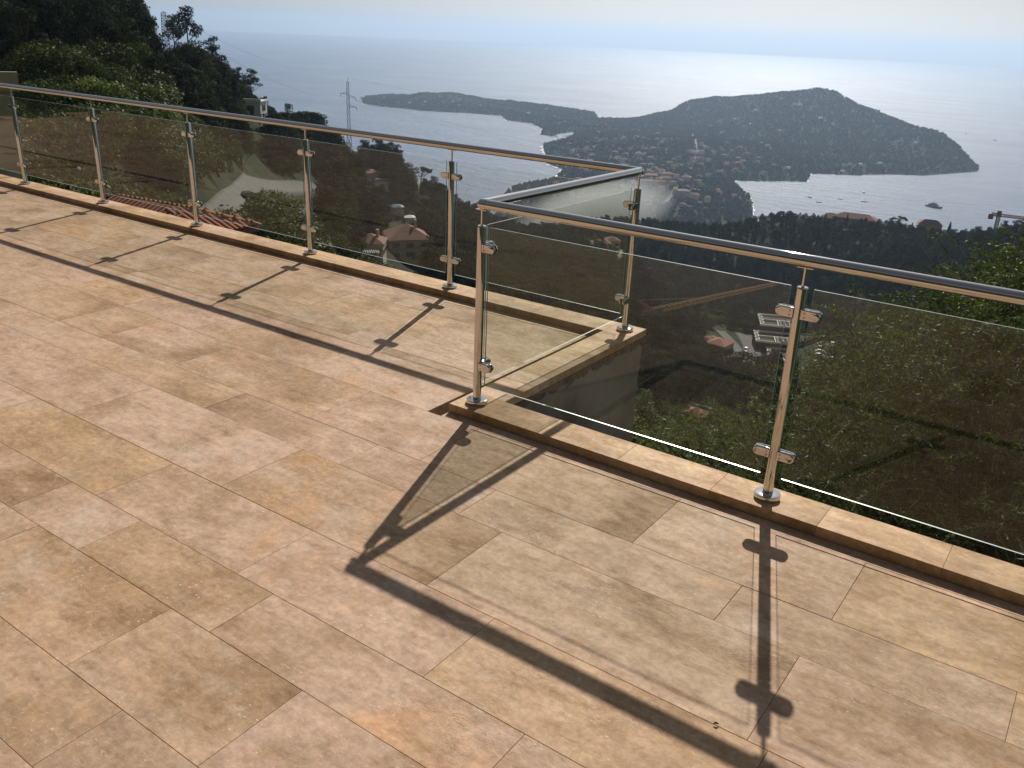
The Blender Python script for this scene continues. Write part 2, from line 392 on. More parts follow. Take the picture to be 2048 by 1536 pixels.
def kern(a, c): return np.sqrt(((a[:, None, :]-c[None, :, :])**2).sum(-1)+.15)
K_ = kern(CF, CF); WT = np.linalg.solve(K_ + np.eye(len(K_))*-1e-4, CV-CV.mean())
def z_main(x, y):
    dx, dy = x-CAM[0], y-CAM[1]; D = np.maximum(np.hypot(dx, dy), 4.0)
    b = np.degrees(np.arctan2(dx, dy)); f = feat(b, D); out = np.empty(len(f))
    for i in range(0, len(f), 20000): out[i:i+20000] = kern(f[i:i+20000], CF)@WT
    return CAM[2]+(out+CV.mean())*D
# value noise
_g = rng.standard_normal((256, 256))
def vnoise(x, y):
    xi = np.floor(x).astype(int); yi = np.floor(y).astype(int); fx = x-xi; fy = y-yi
    fx = fx*fx*(3-2*fx); fy = fy*fy*(3-2*fy); g = lambda a, b_: _g[a % 256, b_ % 256]
    return (g(xi, yi)*(1-fx)+g(xi+1, yi)*fx)*(1-fy)+(g(xi, yi+1)*(1-fx)+g(xi+1, yi+1)*fx)*fy
# peninsula
def S(px, py): return tuple(at_z(px, py, Z_SEA)[:2])
def Fp(px, D):
    D *= (1.2 if D > 1400 else 1.0); q = at(px, LVL(px), D)
    for _ in range(4): q = at(px, proj(np.array([q[0], q[1], Z_SEA]))[1], D)   # bearing that really projects to px
    return tuple(q[:2])
POLY = np.array([S(728,208),S(760,213),S(860,223),S(930,226),S(1003,232),S(1012,241),S(1062,247),S(1085,258),S(1080,269),S(1104,273),
 S(1118,268),S(1146,264),S(1152,271),S(1124,283),S(1086,292),S(1090,308),S(1101,318),S(1090,326),S(1126,339),S(1112,360),S(1060,371),S(1030,376),S(1005,395),
 Fp(960,1250),Fp(960,800),Fp(1250,850),Fp(1480,1000),S(1506,419),S(1502,398),S(1486,384),S(1465,369),S(1472,361),S(1530,363),S(1597,363),S(1614,364),S(1622,347),S(1700,351),
 S(1780,349),S(1850,351),S(1953,343),Fp(1958,2330),Fp(1945,2450),Fp(1900,2800),Fp(1800,3100),Fp(1700,3250),Fp(1600,3320),Fp(1450,3420),Fp(1340,3420),S(1300,238),S(1250,241),S(1195,238),
 Fp(1190,3150),Fp(1130,3230),Fp(1070,3380),Fp(900,3560),Fp(760,3520),Fp(722,3420)])
def in_poly(x, y):
    c = np.zeros(len(x), bool); n = len(POLY)
    for i in range(n):
        x0, y0 = POLY[i]; x1, y1 = POLY[(i+1) % n]
        k = ((y0 > y) != (y1 > y)); t = np.where(k, (x1-x0)*(y-y0)/((y1-y0) if y1 != y0 else 1e-9)+x0, 0)
        c ^= k & (x < t)
    return c
def d_poly(x, y):
    d = np.full(len(x), 1e9); n = len(POLY)
    for i in range(n):
        a = POLY[i]; e = POLY[(i+1) % n]-a; L = (e**2).sum()
        t = np.clip(((x-a[0])*e[0]+(y-a[1])*e[1])/L, 0, 1)
        d = np.minimum(d, np.hypot(x-a[0]-t*e[0], y-a[1]-t*e[1]))
    return d
PP = [(1338,233,3150),(1352,220,3150),(1370,207,3140),(1400,199,3130),(1440,196,3120),(1480,197,3100),(1540,189,3050),(1600,185,3000),(1645,181,2950),(1675,192,2920),(1700,208,2900),(1740,220,2850),(1780,239,2800),(1800,250,2700),
 (1840,259,2650),(1890,275,2550),(1922,297,2420),(1940,325,2300),(1600,262,2500),(1500,285,2450),(1400,255,2800),(1500,240,2800),(1750,292,2400),(1850,315,2300),(1700,250,2600),(1600,222,2750),
 (760,199,3350),(800,196,3350),(850,191,3350),(880,189,3350),(905,190,3340),(940,206,3300),(1000,209,3250),(1065,212,3180),(1130,226,3050)]
PP += [(1190,246,2750),(1240,249,2700),(1290,247,2700),(1318,241,2800),(1215,243,2900)]
Q = [tuple(at(a, b_, c*1.2)) for a, b_, c in PP]
for px, D, z in ((1200,2600,-290),(1250,2500,-287),(1300,2300,-278),(1400,2200,-270),(1200,2100,-283),(1300,1900,-275),(1400,1900,-280),(1450,1700,-286),(1200,1700,-282),(1300,1600,-276),
                 (1100,1500,-285),(1200,1300,-285),(1350,1400,-284),(1500,2250,-270),(1600,2150,-283),(1280,2900,-288),(1220,3000,-292)):
    q = Fp(px, D) if D > 1400 else Fp(px, D); Q.append((q[0], q[1], z))
Q += [(a, b_, Z_SEA+9) for a, b_ in POLY]
Q = np.array(Q); QF = Q[:, :2]/150.0
WQ = np.linalg.solve(kern(QF, QF)+np.eye(len(QF))*-1e-4, Q[:, 2]-Z_SEA)
def z_pen(x, y):
    f = np.stack([x, y], -1)/150.0; out = np.empty(len(f))
    for i in range(0, len(f), 40000): out[i:i+40000] = kern(f[i:i+40000], QF)@WQ
    h = np.maximum(out, 6); ins = in_poly(x, y); d = d_poly(x, y)
    k = np.clip(d/70, 0, 1); k = k*(2-k)
    h2 = 1.0+h*k+3*vnoise(x/60, y/60)*k
    return Z_SEA+np.where(ins, h2, -np.minimum(6, d*.3)-.3)
def height(x, y):
    x = np.atleast_1d(np.asarray(x, float)); y = np.atleast_1d(np.asarray(y, float))
    D = np.hypot(x-CAM[0], y-CAM[1]); z = z_main(x, y)
    amp = np.clip(D/120, .02, 1)*np.clip((z-Z_SEA)/20, 0, 1)
    if NO_NOISE[0]: amp = amp*0
    elif len(RP):
        nr_ = np.nonzero((D > 40) & (D < 700))[0]
        for i in range(0, len(nr_), 6000):
            k = nr_[i:i+6000]; d = (np.hypot(x[k, None]-RP[None, :, 0], y[k, None]-RP[None, :, 1])-RP[None, :, 2]*.6).min(1); amp[k] *= np.clip(d/9, 0, 1)
    z = z+amp*(2.2*vnoise(x/45, y/45)+1.0*vnoise(x/17+9, y/17)+.35*vnoise(x/6+3, y/6))
    far = (D > 700)
    if far.any():
        zp = z_pen(x[far], y[far]); z[far] = np.maximum(z[far], zp)
    return z
def hit(px, py, d0=16.0, d1=4500.0):
    d = ray(px, py); D = np.exp(np.linspace(math.log(d0), math.log(d1), 700))
    P = CAM+d*D[:, None]; h = height(P[:, 0], P[:, 1]); k = np.nonzero(P[:, 2] < h)[0]
    if len(k) == 0: return None
    i = max(k[0], 1); a = D[i-1]; b_ = D[i]
    for _ in range(14):
        c = (a+b_)/2; q = CAM+d*c
        if q[2] < height(q[0], q[1])[0]: b_ = c
        else: a = c
    q = CAM+d*b_; return Vector((q[0], q[1], height(q[0], q[1])[0]))
def dist(p): return math.hypot(p[0]-CAM[0], p[1]-CAM[1])
def ppm(p):  # photo pixels per metre there
    return FPX/max(1., float((np.asarray(p)-CAM)@AX_F))

# road centre lines are laid out first so the ground noise can be graded flat under them
NO_NOISE = [True]; RP = np.zeros((0, 3))
ROADS = [
    ([(508, 366), (492, 385), (478, 408), (455, 432), (425, 452)], 3.4, M_ASPHALT, 'sunlit asphalt road curving past the dark car'),
    ([(650, 372), (640, 392), (626, 425), (606, 458), (588, 492)], 3.6, M_ASPHALT, 'grey lane running down beside the utility pole'),
    ([(505, 368), (545, 376), (600, 376), (652, 380)], 3.2, M_ASPHALT, 'shaded lane crossing between the two roads'),
    ([(118, 238), (95, 250), (60, 262)], .8, M_ROADPALE, 'pale footpath on the far left slope'),
    ([(1486, 668), (1502, 692), (1506, 716), (1500, 745)], 8, M_ASPHALT, 'grey lane beside the unfinished building'),
    ([(1440, 662), (1468, 690), (1482, 714), (1484, 738)], 6, M_ASPHALT, 'pale street curving behind the terracotta house'),
    ([(1657, 684), (1654, 706), (1650, 738)], 9, M_ASPHALT, 'car park lined with parked cars'),
    ([(1832, 775), (1828, 740), (1842, 710), (1870, 690), (1912, 678)], 9, M_ASPHALT, 'road bend seen through the olive branches'),
    ([(1372, 802), (1405, 812), (1445, 824)], 4, M_ASPHALT, 'narrow lane above the little terracotta house'),
    ([(1690, 845), (1725, 860), (1760, 868)], 5, M_ASPHALT, 'pale road patch behind the olive tree'),
    ([(1238, 498), (1244, 522), (1240, 552)], 5, M_ROADPALE, 'pale drive beside the double-roofed villa'),
    ([(1176, 498), (1170, 512), (1176, 524)], 3, M_ROADPALE, 'pale terrace path in front of the double-roofed villa'),
    ([(822, 374), (850, 377), (872, 376)], 7, simple('sunlit lawn', (.10, .13, .035), .9), 'green lawn below the umbrella pine', .3),
    ([(1385, 268), (1395, 302), (1385, 330)], 5, M_ROADPALE, 'pale street winding through the town'),
    ([(1330, 405), (1345, 388), (1352, 374)], 7, M_ROADPALE, 'pale avenue in the seaside town'),
]
def centre(pts):
    P = [hit(*p) for p in pts]; P = [p for p in P if p is not None]; fine = []
    for a, b_ in zip(P[:-1], P[1:]):
        n = max(2, int((b_-a).length/3))
        for k in range(n): fine.append(a.lerp(b_, k/n))
    fine.append(P[-1])
    for _ in range(6): fine = [fine[0]]+[(fine[i-1]+fine[i]*2+fine[i+1])/4 for i in range(1, len(fine)-1)]+[fine[-1]]
    return fine
ROADS = [(centre(r_[0]), *r_[1:]) for r_ in ROADS]
RP = np.array([(p.x, p.y, r_[1]) for r_ in ROADS for p in r_[0] if dist(p) < 900]); NO_NOISE[0] = False
# terrain mesh
bf = np.arange(-76, 8, .14); bc = np.concatenate([np.arange(-180, -76, 2.0), bf, np.arange(8, 180, 2.0)])
DD = np.exp(np.concatenate([np.arange(math.log(5.0), math.log(1300), .0125), np.arange(math.log(1300), math.log(4400), .0042), [math.log(4500), math.log(4900)]]))
BB, DG = np.meshgrid(np.radians(bc), DD)
X = CAM[0]+np.sin(BB)*DG; Y = CAM[1]+np.cos(BB)*DG
Zt = height(X.ravel(), Y.ravel()).reshape(X.shape)
nr, nc = X.shape
V = np.stack([X.ravel(), Y.ravel(), Zt.ravel()], 1)
ii, jj = np.meshgrid(np.arange(nr-1), np.arange(nc), indexing='ij'); j2 = (jj+1) % nc
Fq = np.stack([ii*nc+jj, (ii+1)*nc+jj, (ii+1)*nc+j2, ii*nc+j2], -1).reshape(-1, 4)[:, ::-1]
zmx = V[Fq][:, :, 2].max(1); Fq = Fq[zmx > Z_SEA-4]
used = np.unique(Fq); rm = np.full(len(V), -1); rm[used] = np.arange(len(used))
terrain = link('hillside', np_mesh('hillside', V[used], rm[Fq], [M_GROUND], smooth=True)); 
mb = MB(); mb.lathe([(6.2, -5.3), (.05, -5.0)], (CAM[0], CAM[1], 0), 40); lf_ = mb.build('unseen_earth_disc', M_GROUND); tag(lf_, kind='structure', label='unseen earth disc added under the terrace to darken reflections')  # unseen disc added so the steel reflects dark ground, not bright sky
tag(terrain, kind='structure', label='steep wooded hillside falling from the terrace to the sea')

# sea
rr = np.concatenate([[0], np.exp(np.linspace(math.log(300), math.log(25600), 40))]); nb = 180
V = [(CAM[0], CAM[1], Z_SEA)]; F = []
for r_ in rr[1:]:
    for j in range(nb):
        a = 2*math.pi*j/nb; V.append((CAM[0]+r_*math.cos(a), CAM[1]+r_*math.sin(a), Z_SEA))
mb = MB(); fs = [(0, 1+j, 1+(j+1) % nb) for j in range(nb)]
for i in range(len(rr)-2):
    for j in range(nb):
        k = (j+1) % nb; a = 1+i*nb
        fs.append((a+j, a+nb+j, a+nb+k, a+k))
mb.add(V, fs); sea = mb.build('sea', M_SEA); tag(sea, kind='structure', label='blue Mediterranean sea glittering below the sun'.replace('Mediterranean ', ''))

# haze
hz, nt, b = new_mat('sea haze'); nt.nodes.remove(b)
pv = nt.nodes.new('ShaderNodeVolumePrincipled'); pv.inputs['Color'].default_value = (.54, .73, 1.0, 1); pv.inputs['Density'].default_value = .000088
pv.inputs['Anisotropy'].default_value = .5; nt.links.new(pv.outputs[0], nt.nodes['Material Output'].inputs['Volume'])
mb = MB(); mb.box((-27000, -27000, Z_SEA-12), (27000, 27000, 175)); hazeo = mb.build('haze', hz); tag(hazeo, kind='stuff')

CLEAR = []   # (x, y, r) kept free of trees
# ------------------------------------------------------------------ terrace floor
floor = empty('terrace_floor', (0, 0, 0)); tag(floor, kind='structure', label='sunlit terrace paved with rows of pinkish limestone tiles')
mb = MB(); mb.box((-14, -8.2, -.30), (-.184, 1.456, -.0485)); mb.box((-.184, -8.2, -.30), (3.04, -.167, -.0485)); mb.box((-.1, -.167, -.30), (3.04, -.102, -.0485))
mb.box((-.184, -.167, -.30), (-.1, 1.456, -.115))
mb.build('mortar_bed', M_JOINT, floor)
rows = [(-2.272, -1.916, [-.6, .213, .835, 1.6, 2.4]), (-1.916, -1.66, [-1.9, -.817, -.34, .41, 1.441, 2.3]), (-1.66, -1.302, [-2.6, -1.75, -.65, .218, 1.072, 2.0]),
        (-1.302, -.855, [-3.5, -2.5, -1.46, -.333, .778, 1.94]), (-.855, -.602, [-4.2, -3.13, -2.134, -1.043, -.104, .563, 1.651, 2.524]),
        (-.602, -.167, [-5.3, -4.45, -3.6, -2.832, -2.365, -1.66, -.57, .14, 1.209, 1.965]),
        (-.167, .195, [-5.9, -5.0, -4.1, -3.52, -2.83, -2.1, -1.11]), (.195, .40, [-6.2, -5.4, -4.6, -3.51, -2.9, -1.9, -.98]),
        (.40, .655, [-6.6, -5.2, -4.4, -3.50, -2.6, -1.32]), (.655, 1.09, [-7.0, -5.7, -4.5, -3.49, -2.75, -1.95, -1.0]), (1.09, 1.452, [-7.4, -6.1, -4.9, -3.48, -2.4, -1.58, -.7])]
y = -2.272; wid = [.253, .447, .36, .253, .447]; i = 0
while y > -8:
    w = wid[i % 5]; i += 1; js = []; x = -13.9+random.random()*.5
    while x < 8: x += random.choice([.45, .62, .85, .95, 1.1]); js.append(x)
    if i == 1: js = [j for j in js if j < -.7 or j > 1.3]+[-.42, .505, 1.25]
    rows.append((y-w, y, sorted(js))); y -= w
rest = MB(); ntile = 0
J = .0007
for y0, y1, js in rows:
    xe = 3.03 if y1 <= -.1 else -.184
    js = [j for j in js if j < xe-.05]
    x = min(js)
    while x > -13.6: x -= random.choice([.5, .7, .95, 1.1]); js.append(x)
    x = max(js)
    while x < xe-1.2 and xe > 0: x += random.choice([.5, .7, .95, 1.1]); js.append(x)
    js = sorted(js)+[xe]
    for a, b_ in zip(js[:-1], js[1:]):
        if b_-a < .03: continue
        cx, cy = (a+b_)/2, (y0+y1)/2; hx, hy = (b_-a)/2-J, (y1-y0)/2-J; dz = random.uniform(-.0006, .0006)
        pts = np.array([(cx+s*hx, cy+t*hy, -H_FLOOR) for s in (-1, -.5, 0, .5, 1) for t in (-1, 1)]); u, v_ = proj(pts)
        vis = np.nanmax(np.where((u > -30) & (u < 2080) & (v_ > -30) & (v_ < 1570), 1, 0)) > 0
        if vis and ntile < 296:
            q = MB(); q.slab((-hx, -hy, -.022), (hx, hy, 0), .0007)
            q.build('tile', M_STONE, floor, (cx, cy, -H_FLOOR+dz), (random.uniform(-.0006, .0006), random.uniform(-.0004, .0004), 0)); ntile += 1
        else:
            rest.slab((cx-hx, cy-hy, -H_FLOOR-.022), (cx+hx, cy+hy, -H_FLOOR+dz), .0012)
# strip of tile between the slot row and near coping
q = MB(); q.slab((-.0985, -.0655/2+.0, -.022), (3.0, 0.0655/2, 0), .0012)
q2 = link('tile', q.mesh('tile', M_STONE), floor, (0, -.1345, -H_FLOOR)); q2.data = q2.data
o = rest.build('tile', M_STONE, floor); tag(o, kind='stuff')

# ------------------------------------------------------------------ parapet with coping
par = empty('parapet_wall'); tag(par, 'low stepped parapet wall capped with honey limestone coping stones around the terrace edge', 'wall')
def coping(x0, y0, x1, y1, along):
    cx, cy = (x0+x1)/2, (y0+y1)/2; g = .0004
    q = MB()
    if along == 'x': q.slab((x0-cx+g, y0-cy, -.0445), (x1-cx-g, y1-cy, 0), .0010)
    else: q.slab((x0-cx, y0-cy+g, -.0445), (x1-cx, y1-cy-g, 0), .0010)
    q.build('coping_stone', M_COPE, par, (cx, cy, random.uniform(-.0001, .0001)))
xs = [-.1, .413, .86, 1.301, 1.751, 2.21, 2.66, 3.12]
for a, b_ in zip(xs[:-1], xs[1:]): coping(a, -.1, b_, .1, 'x')
ys = [.1, .52, 1.0, 1.455]
for a, b_ in zip(ys[:-1], ys[1:]): coping(-.1, a, .1, b_, 'y')
xs = [.1, -.1, -.66, -1.30, -1.9, -2.55, -3.1, -3.75, -4.35, -4.95, -5.6, -6.3, -7.0, -7.8, -8.7, -9.8, -11, -12.4, -14][::-1]
for a, b_ in zip(xs[:-1], xs[1:]): coping(a, 1.455, b_, 1.67, 'x')
ys = [-8.1, -7.2, -6.4, -5.6, -4.8, -4.0, -3.2, -2.4, -1.6, -.8, -.1]
for a, b_ in zip(ys[:-1], ys[1:]): coping(3.042, a, 3.22, b_, 'y')
q = MB(); q.box((-.098, -.098, -.30), (3.11, .085, -.046)); q.box((3.05, -8.1, -.30), (3.2, -.099, -.046)); q.box((-.098, .085, -.30), (.085, 1.46, -.046)); q.box((-14, 1.46, -.30), (.085, 1.655, -.046))
q.build('wall_body', M_CONC, par)
ret = empty('retaining_wall'); tag(ret, 'stained grey concrete retaining wall dropping below the parapet corner', 'wall')
q = MB(); q.box((-.4, -8.1, -4.6), (3.19, .082, -.301)); q.box((-.4, .082, -4.6), (.082, 1.46, -.301)); q.box((-14, 1.46, -4.6), (.082, 1.652, -.301))
q.build('wall_face', M_CONC, ret)
# ragged mortar band under the coping
def ragged(p0, p1, nrm, n, name):
    V = []; F = []; p0 = Vector(p0); p1 = Vector(p1); nrm = Vector(nrm)
    for i in range(n+1):
        t = i/n; p = p0.lerp(p1, t); dn = .035+.03*random.random()+.012*math.sin(i*.9); o_ = .010+.006*random.random()
        V += [p+nrm*.001+Vector((0, 0, -.003)), p+nrm*o_+Vector((0, 0, -.006)), p+nrm*(o_*.8)+Vector((0, 0, -dn)), p+nrm*.0+Vector((0, 0, -dn-.006))]
    for i in range(n):
        for k in range(3): F.append((i*4+k, i*4+4+k, i*4+5+k, i*4+1+k))
    q = MB(); q.add(V, F); return q.build(name, M_MORTAR, ret)
ragged((.085, .085, -.046), (.085, 1.655, -.046), (1, 0, 0), 70, 'mortar_band')
ragged((.085, .085, -.046), (3.1, .085, -.046), (0, 1, 0), 60, 'mortar_band')

# ------------------------------------------------------------------ balustrade
bal = empty('glass_balustrade'); tag(bal, 'polished steel and glass balustrade running round the corner of the terrace', 'railing')
def clamp_mesh():
    """stadium shaped two-jaw glass clamp pointing to +x from a post at x=0"""
    q = MB()
    for sgn in (-1, 1):
        ring = []; n = 10; hh = .0215; x0, x1 = .016, .066
        out = [(x0, -hh)]+[(x1+hh*math.sin(t)*1.0, -hh*math.cos(t)) for t in np.linspace(0, math.pi, n)]+[(x0, hh)]
        lay = [(.0055, 1.0), (.010, 1.0), (.0165, .93), (.0195, .80)]
        V = []; F = []; cx = .045
        for yy, sc in lay:
            for (a, c) in out: V.append((cx+(a-cx)*(sc if a > cx else 1), yy*sgn, c*sc))
        k = len(out)
        for L_ in range(len(lay)-1):
            for i in range(k):
                j = (i+1) % k; F.append((L_*k+i, L_*k+j, (L_+1)*k+j, (L_+1)*k+i))
        F.append(tuple(range(k))); F.append(tuple((len(lay)-1)*k+i for i in range(k)))
        q.add(V, F, 0)
        for dz in (-.008, .009):     # hex socket screws
            q.lathe([(.0035, 0), (.0035, .0015), (.0022, .0015), (.0022, .0004)], (0, 0, 0), 10, 1)
            b0 = len(q.v)-40
            for t in range(b0, len(q.v)):
                x_, y_, z_ = q.v[t]; q.v[t] = (.028+x_, sgn*(.0188+z_), dz+y_)
    q.box((.030, -.0056, -.020), (.080, .0056, .020), 1)
    q.box((.0, -.010, -.017), (.024, .010, .017), 0)
    return q.mesh('clamp', M_STEEL, M_RUBBER, smooth=35)
ME_CLAMP = clamp_mesh()
q = MB(); q.lathe([(.0212, .0), (.0212, .893), (.0205, .8985), (.019, .900), (.0065, .9005)], n=40); ME_TUBE = q.mesh('tube', M_STEEL, smooth=40)
q = MB(); q.lathe([(.0525, 0), (.0535, .003), (.0535, .019), (.0525, .0215), (.050, .0225), (.0215, .0226)], n=56); ME_BASE = q.mesh('base_disc', M_STEEL, smooth=30)
q = MB(); q.lathe([(.0065, .899), (.0065, .972)], n=16); q.box((-.030, -.012, .9725), (.030, .012, .9765)); ME_STEM = q.mesh('stem', M_STEEL, smooth=40)
q = MB(); q.lathe([(.0012, 0.0), (.0012, .9)], n=6)
def post(x, y, dirs, rz=0):
    p = empty('post', (x, y, .0)); p.parent = bal
    for nm, me in (('tube', ME_TUBE), ('base_disc', ME_BASE), ('stem', ME_STEM)):
        link(nm, me, p, (0, 0, 0), (0, 0, rz if nm == 'stem' else random.random()*6))
    for a in dirs:
        for z in (.203, .797):
            o = link('clamp', ME_CLAMP, p, (0, 0, z), (0, 0, a))
X2 = 1.5132; YB = 1.5603; SP = 1.4713
BX = [-1.4445, -2.9067, -4.387, -5.8724, -7.3565, -8.84, -10.32, -11.8]
post(0, 0, (0, R(90))); post(0, YB, (R(180), R(-90)))
post(X2, 0, (0, R(180))); post(3.02, 0, (R(180),))
for x in BX: post(x, YB, (0, R(180)))
def panel(p0, p1):
    p0 = Vector(p0); p1 = Vector(p1); L = (p1-p0).length; c = (p0+p1)/2; a = math.atan2(p1.y-p0.y, p1.x-p0.x); t = .004
    q = MB(); hx = L/2; z0, z1 = .101, .898
    q.box((-hx, -t, z0), (hx, t, z1)); q.m = [1, 1, 0, 1, 0, 1]
    q.build('glass_panel', [M_GLASS, M_EDGE], bal, (c.x, c.y, 0), (0, 0, a))
g = .044
xs = [0, X2, 3.02]
for a, b_ in zip(xs[:-1], xs[1:]): panel((a+g, 0, 0), (b_-g, 0, 0))
panel((0, g, 0), (0, YB-g, 0))
xs = [0]+BX
for a, b_ in zip(xs[:-1], xs[1:]): panel((b_+g, YB, 0), (a-g, YB, 0))
RR = .0242
q = MB(); q.tube([(.025, 0, 1.0), (3.07, 0, 1.0)], RR, 40); q.build('handrail', M_STEEL, bal, smooth=40)
arc = [(.022, 0, 1.0)]+[(.0*1, 0, 1)]+[(0, .022, 1.0)]
# joint ball + sleeves at the near corner
q = MB(); n = 20
prof = [(RR*1.06*math.sin(t), RR*1.06*math.cos(t)) for t in np.linspace(.02, math.pi-.02, 20)]
q.lathe([(r_, z) for r_, z in prof[::-1]], (0, 0, 1.0), 40); q.tube([(0, 0, 1), (.026, 0, 1)], RR*1.05, 40); q.tube([(0, 0, 1), (0, .026, 1)], RR*1.05, 40)
q.build('corner_joint', M_STEEL, bal, smooth=50)
q = MB(); q.tube([(0, .025, 1.0), (0, YB-.03, 1.0), (0, YB-.012, 1.0), (-.006, YB-.003, 1.0), (-.015, YB, 1.0), (-.03, YB, 1.0), (-14, YB, 1.0)], RR, 40); q.build('handrail', M_STEEL, bal, smooth=40)
q = MB(); q.lathe([(r_, z) for r_, z in prof[::-1]], (0, YB, 1.0), 40); q.build('corner_joint', M_STEEL, bal, smooth=50)
#=====PART2=====
# ------------------------------------------------------------------ roads
def road(fine, w, mat, label, lift=.25):
    V = []; F = []; nx = 6; zs = []
    for i, p in enumerate(fine):
        t = (fine[min(i+1, len(fine)-1)]-fine[max(i-1, 0)]); t.z = 0; t.normalize(); s_ = Vector((-t.y, t.x, 0))
        for k in range(nx+1):
            q = p+s_*(w*(k/nx-.5)); V.append([q.x, q.y, 0])
        CLEAR.append((p.x, p.y, w*.62))
        for k in (1, 2, 3): f_ = k*4.5/max(60, dist(p)); CLEAR.append((p.x+(CAM[0]-p.x)*f_, p.y+(CAM[1]-p.y)*f_, w*.45))
    V = np.array(V); h = height(V[:, 0], V[:, 1]).reshape(-1, nx+1)
    hm = h.mean(1, keepdims=True)*.35+h*.65; V[:, 2] = np.maximum(h, hm).ravel()+lift
    for i in range(len(fine)-1):
        for k in range(nx): a = i*(nx+1)+k; F.append((a, a+1, a+nx+2, a+nx+1))
    n0 = len(V); B = V.copy(); B[:, 2] -= .8; V = np.concatenate([V, B])
    for i in range(len(fine)-1):
        for k in (0, nx): a = i*(nx+1)+k; F.append((a, a+nx+1, a+nx+1+n0, a+n0))
    o = link('road', np_mesh('road', V, F, [mat])); tag(o, kind='structure', label=label); return o
for a_ in ROADS: road(*a_)

# ------------------------------------------------------------------ houses
def hip_roof(mb, w, d, z, rh, ov=.4, m=0, thick=.18):
    a, b_ = w/2+ov, d/2+ov; r_ = max(a-b_, 0) if a > b_ else 0; r2 = max(b_-a, 0)
    V = [(-a,-b_,z),(a,-b_,z),(a,b_,z),(-a,b_,z),(-r_,-r2,z+rh),(r_,r2,z+rh),(-a,-b_,z-thick),(a,-b_,z-thick),(a,b_,z-thick),(-a,b_,z-thick)]
    if r_ > 0: F = [(0,1,5,4),(1,2,5),(2,3,4,5),(3,0,4)]
    elif r2 > 0: F = [(0,1,4),(1,2,5,4),(2,3,5),(3,0,4,5)]
    else: F = [(0,1,4),(1,2,4),(2,3,4),(3,0,4)]
    F += [(6,7,1,0),(7,8,2,1),(8,9,3,2),(9,6,0,3),(9,8,7,6)]
    mb.add(V, F, m)
HC = {}
def house(p, w, d, h, rh, rz=0.0, wall=None, roof=None, label='', cat='house', group=None, wins=True, flat=False, name='house', chimney=False, small=False, sink=3.0, door=True):
    wall = wall or M_CREAM; roof = roof or M_TERRA
    o = empty(name, p, rz); tag(o, label, cat, group)
    key = (round(w, 1), round(d, 1), round(h, 1), round(rh, 1), flat, wall.name, roof.name)
    if key not in HC:
        q = MB(); q.box((-w/2, -d/2, -sink), (w/2, d/2, h)); me = q.mesh('wall', wall)
        q = MB()
        if flat: q.box((-w/2-.25, -d/2-.25, h), (w/2+.25, d/2+.25, h+.3)); q.box((-w/2-.25, -d/2-.25, h+.3), (w/2+.25, -d/2, h+.75))
        else: hip_roof(q, w, d, h+.18, rh)
        HC[key] = (me, q.mesh('roof', roof))
    link('wall', HC[key][0], o); rf = link('roof', HC[key][1], o)
    if chimney:
        q = MB(); q.box((w*.2, -.35, h+rh*.4), (w*.2+.7, .35, h+rh+1.2)); q.build('chimney', M_CREAM, rf)
    if wins:
        kw = ('win',)
        if kw not in HC:
            q = MB(); q.box((-.55, -.06, 0), (.55, .05, 1.3)); q.box((-1.1, -.09, -.02), (-.57, .0, 1.32), 1); q.box((.57, -.09, -.02), (1.1, .0, 1.32), 1)
            HC[kw] = q.mesh('window', M_WIN, M_SHUT)
            q = MB(); q.box((-.5, -.06, 0), (.5, .05, 2.1)); HC[('door',)] = q.mesh('door', M_SHUT)
        nfl = max(1, int(h//2.8)); n = max(1, int(w//3.2)); nd = max(1, int(d//3.2))
        for fl in range(nfl):
            for i in range(n):
                if small and i % 2: continue
                link('window', HC[kw], o, ((i+.5)*w/n-w/2, -d/2, fl*2.8+1.0))
            for i in range(nd):
                if small: break
                link('window', HC[kw], o, (w/2, (i+.5)*d/nd-d/2, fl*2.8+1.0), (0, 0, R(90)))
                link('window', HC[kw], o, (-w/2, (i+.5)*d/nd-d/2, fl*2.8+1.0), (0, 0, R(-90)))
        if door: link('door', HC[('door',)], o, (w*.08, -d/2-.01, 0))
    CLEAR.append((p[0], p[1], max(w, d)*.72))
    D_ = dist(p)
    if 80 < D_ < 620:
        for k in range(1, 15 if D_ < 490 else 6): f_ = k*5.0/D_; CLEAR.append((p[0]+(CAM[0]-p[0])*f_, p[1]+(CAM[1]-p[1])*f_, max(w, d)*max(.3, .66-.04*k)))
    return o
def face_cam(p, extra=0.0):    # rz so that local -y faces the terrace
    return math.atan2(CAM[1]-p[1], CAM[0]-p[0])+math.pi/2+R(extra)
def H_(px, py, *a, extra=0.0, up=0.0, **k):
    p = hit(px, py)
    if p is None: p = Vector(at(px, py, 300))
    p.z += up; return house(p, *a, rz=face_cam(p, extra), **k)
hv = H_(812, 514, 12.5, 12, 5.8, 3.6, extra=12, up=.6, roof=M_RTILES, label='cream hillside villa with a hipped terracotta roof between two balustrade posts', cat='house', name='hillside_villa', chimney=True)
q = MB()
for k in range(14): q.box((7.4, -5+k*.55, -.2-.28*k*0-1), (9.6, -5+(k+1)*.55, 1.6-.2*k*0-.16*(13-k)+.0))
q.build('staircase', M_WHITE, hv)
q = MB(); q.box((6.4, -8.4, -2), (11.4, -5.9, .6)); q.build('side_terrace', M_WHITE, hv)
q = MB(); q.box((6.4, -8.4, 1.5), (11.4, -8.3, 1.65))
for k in range(10): q.box((6.4+k*.53, -8.4, .6), (6.6+k*.53, -8.3, 1.5))
q.build('railing', M_WHITE, hv)
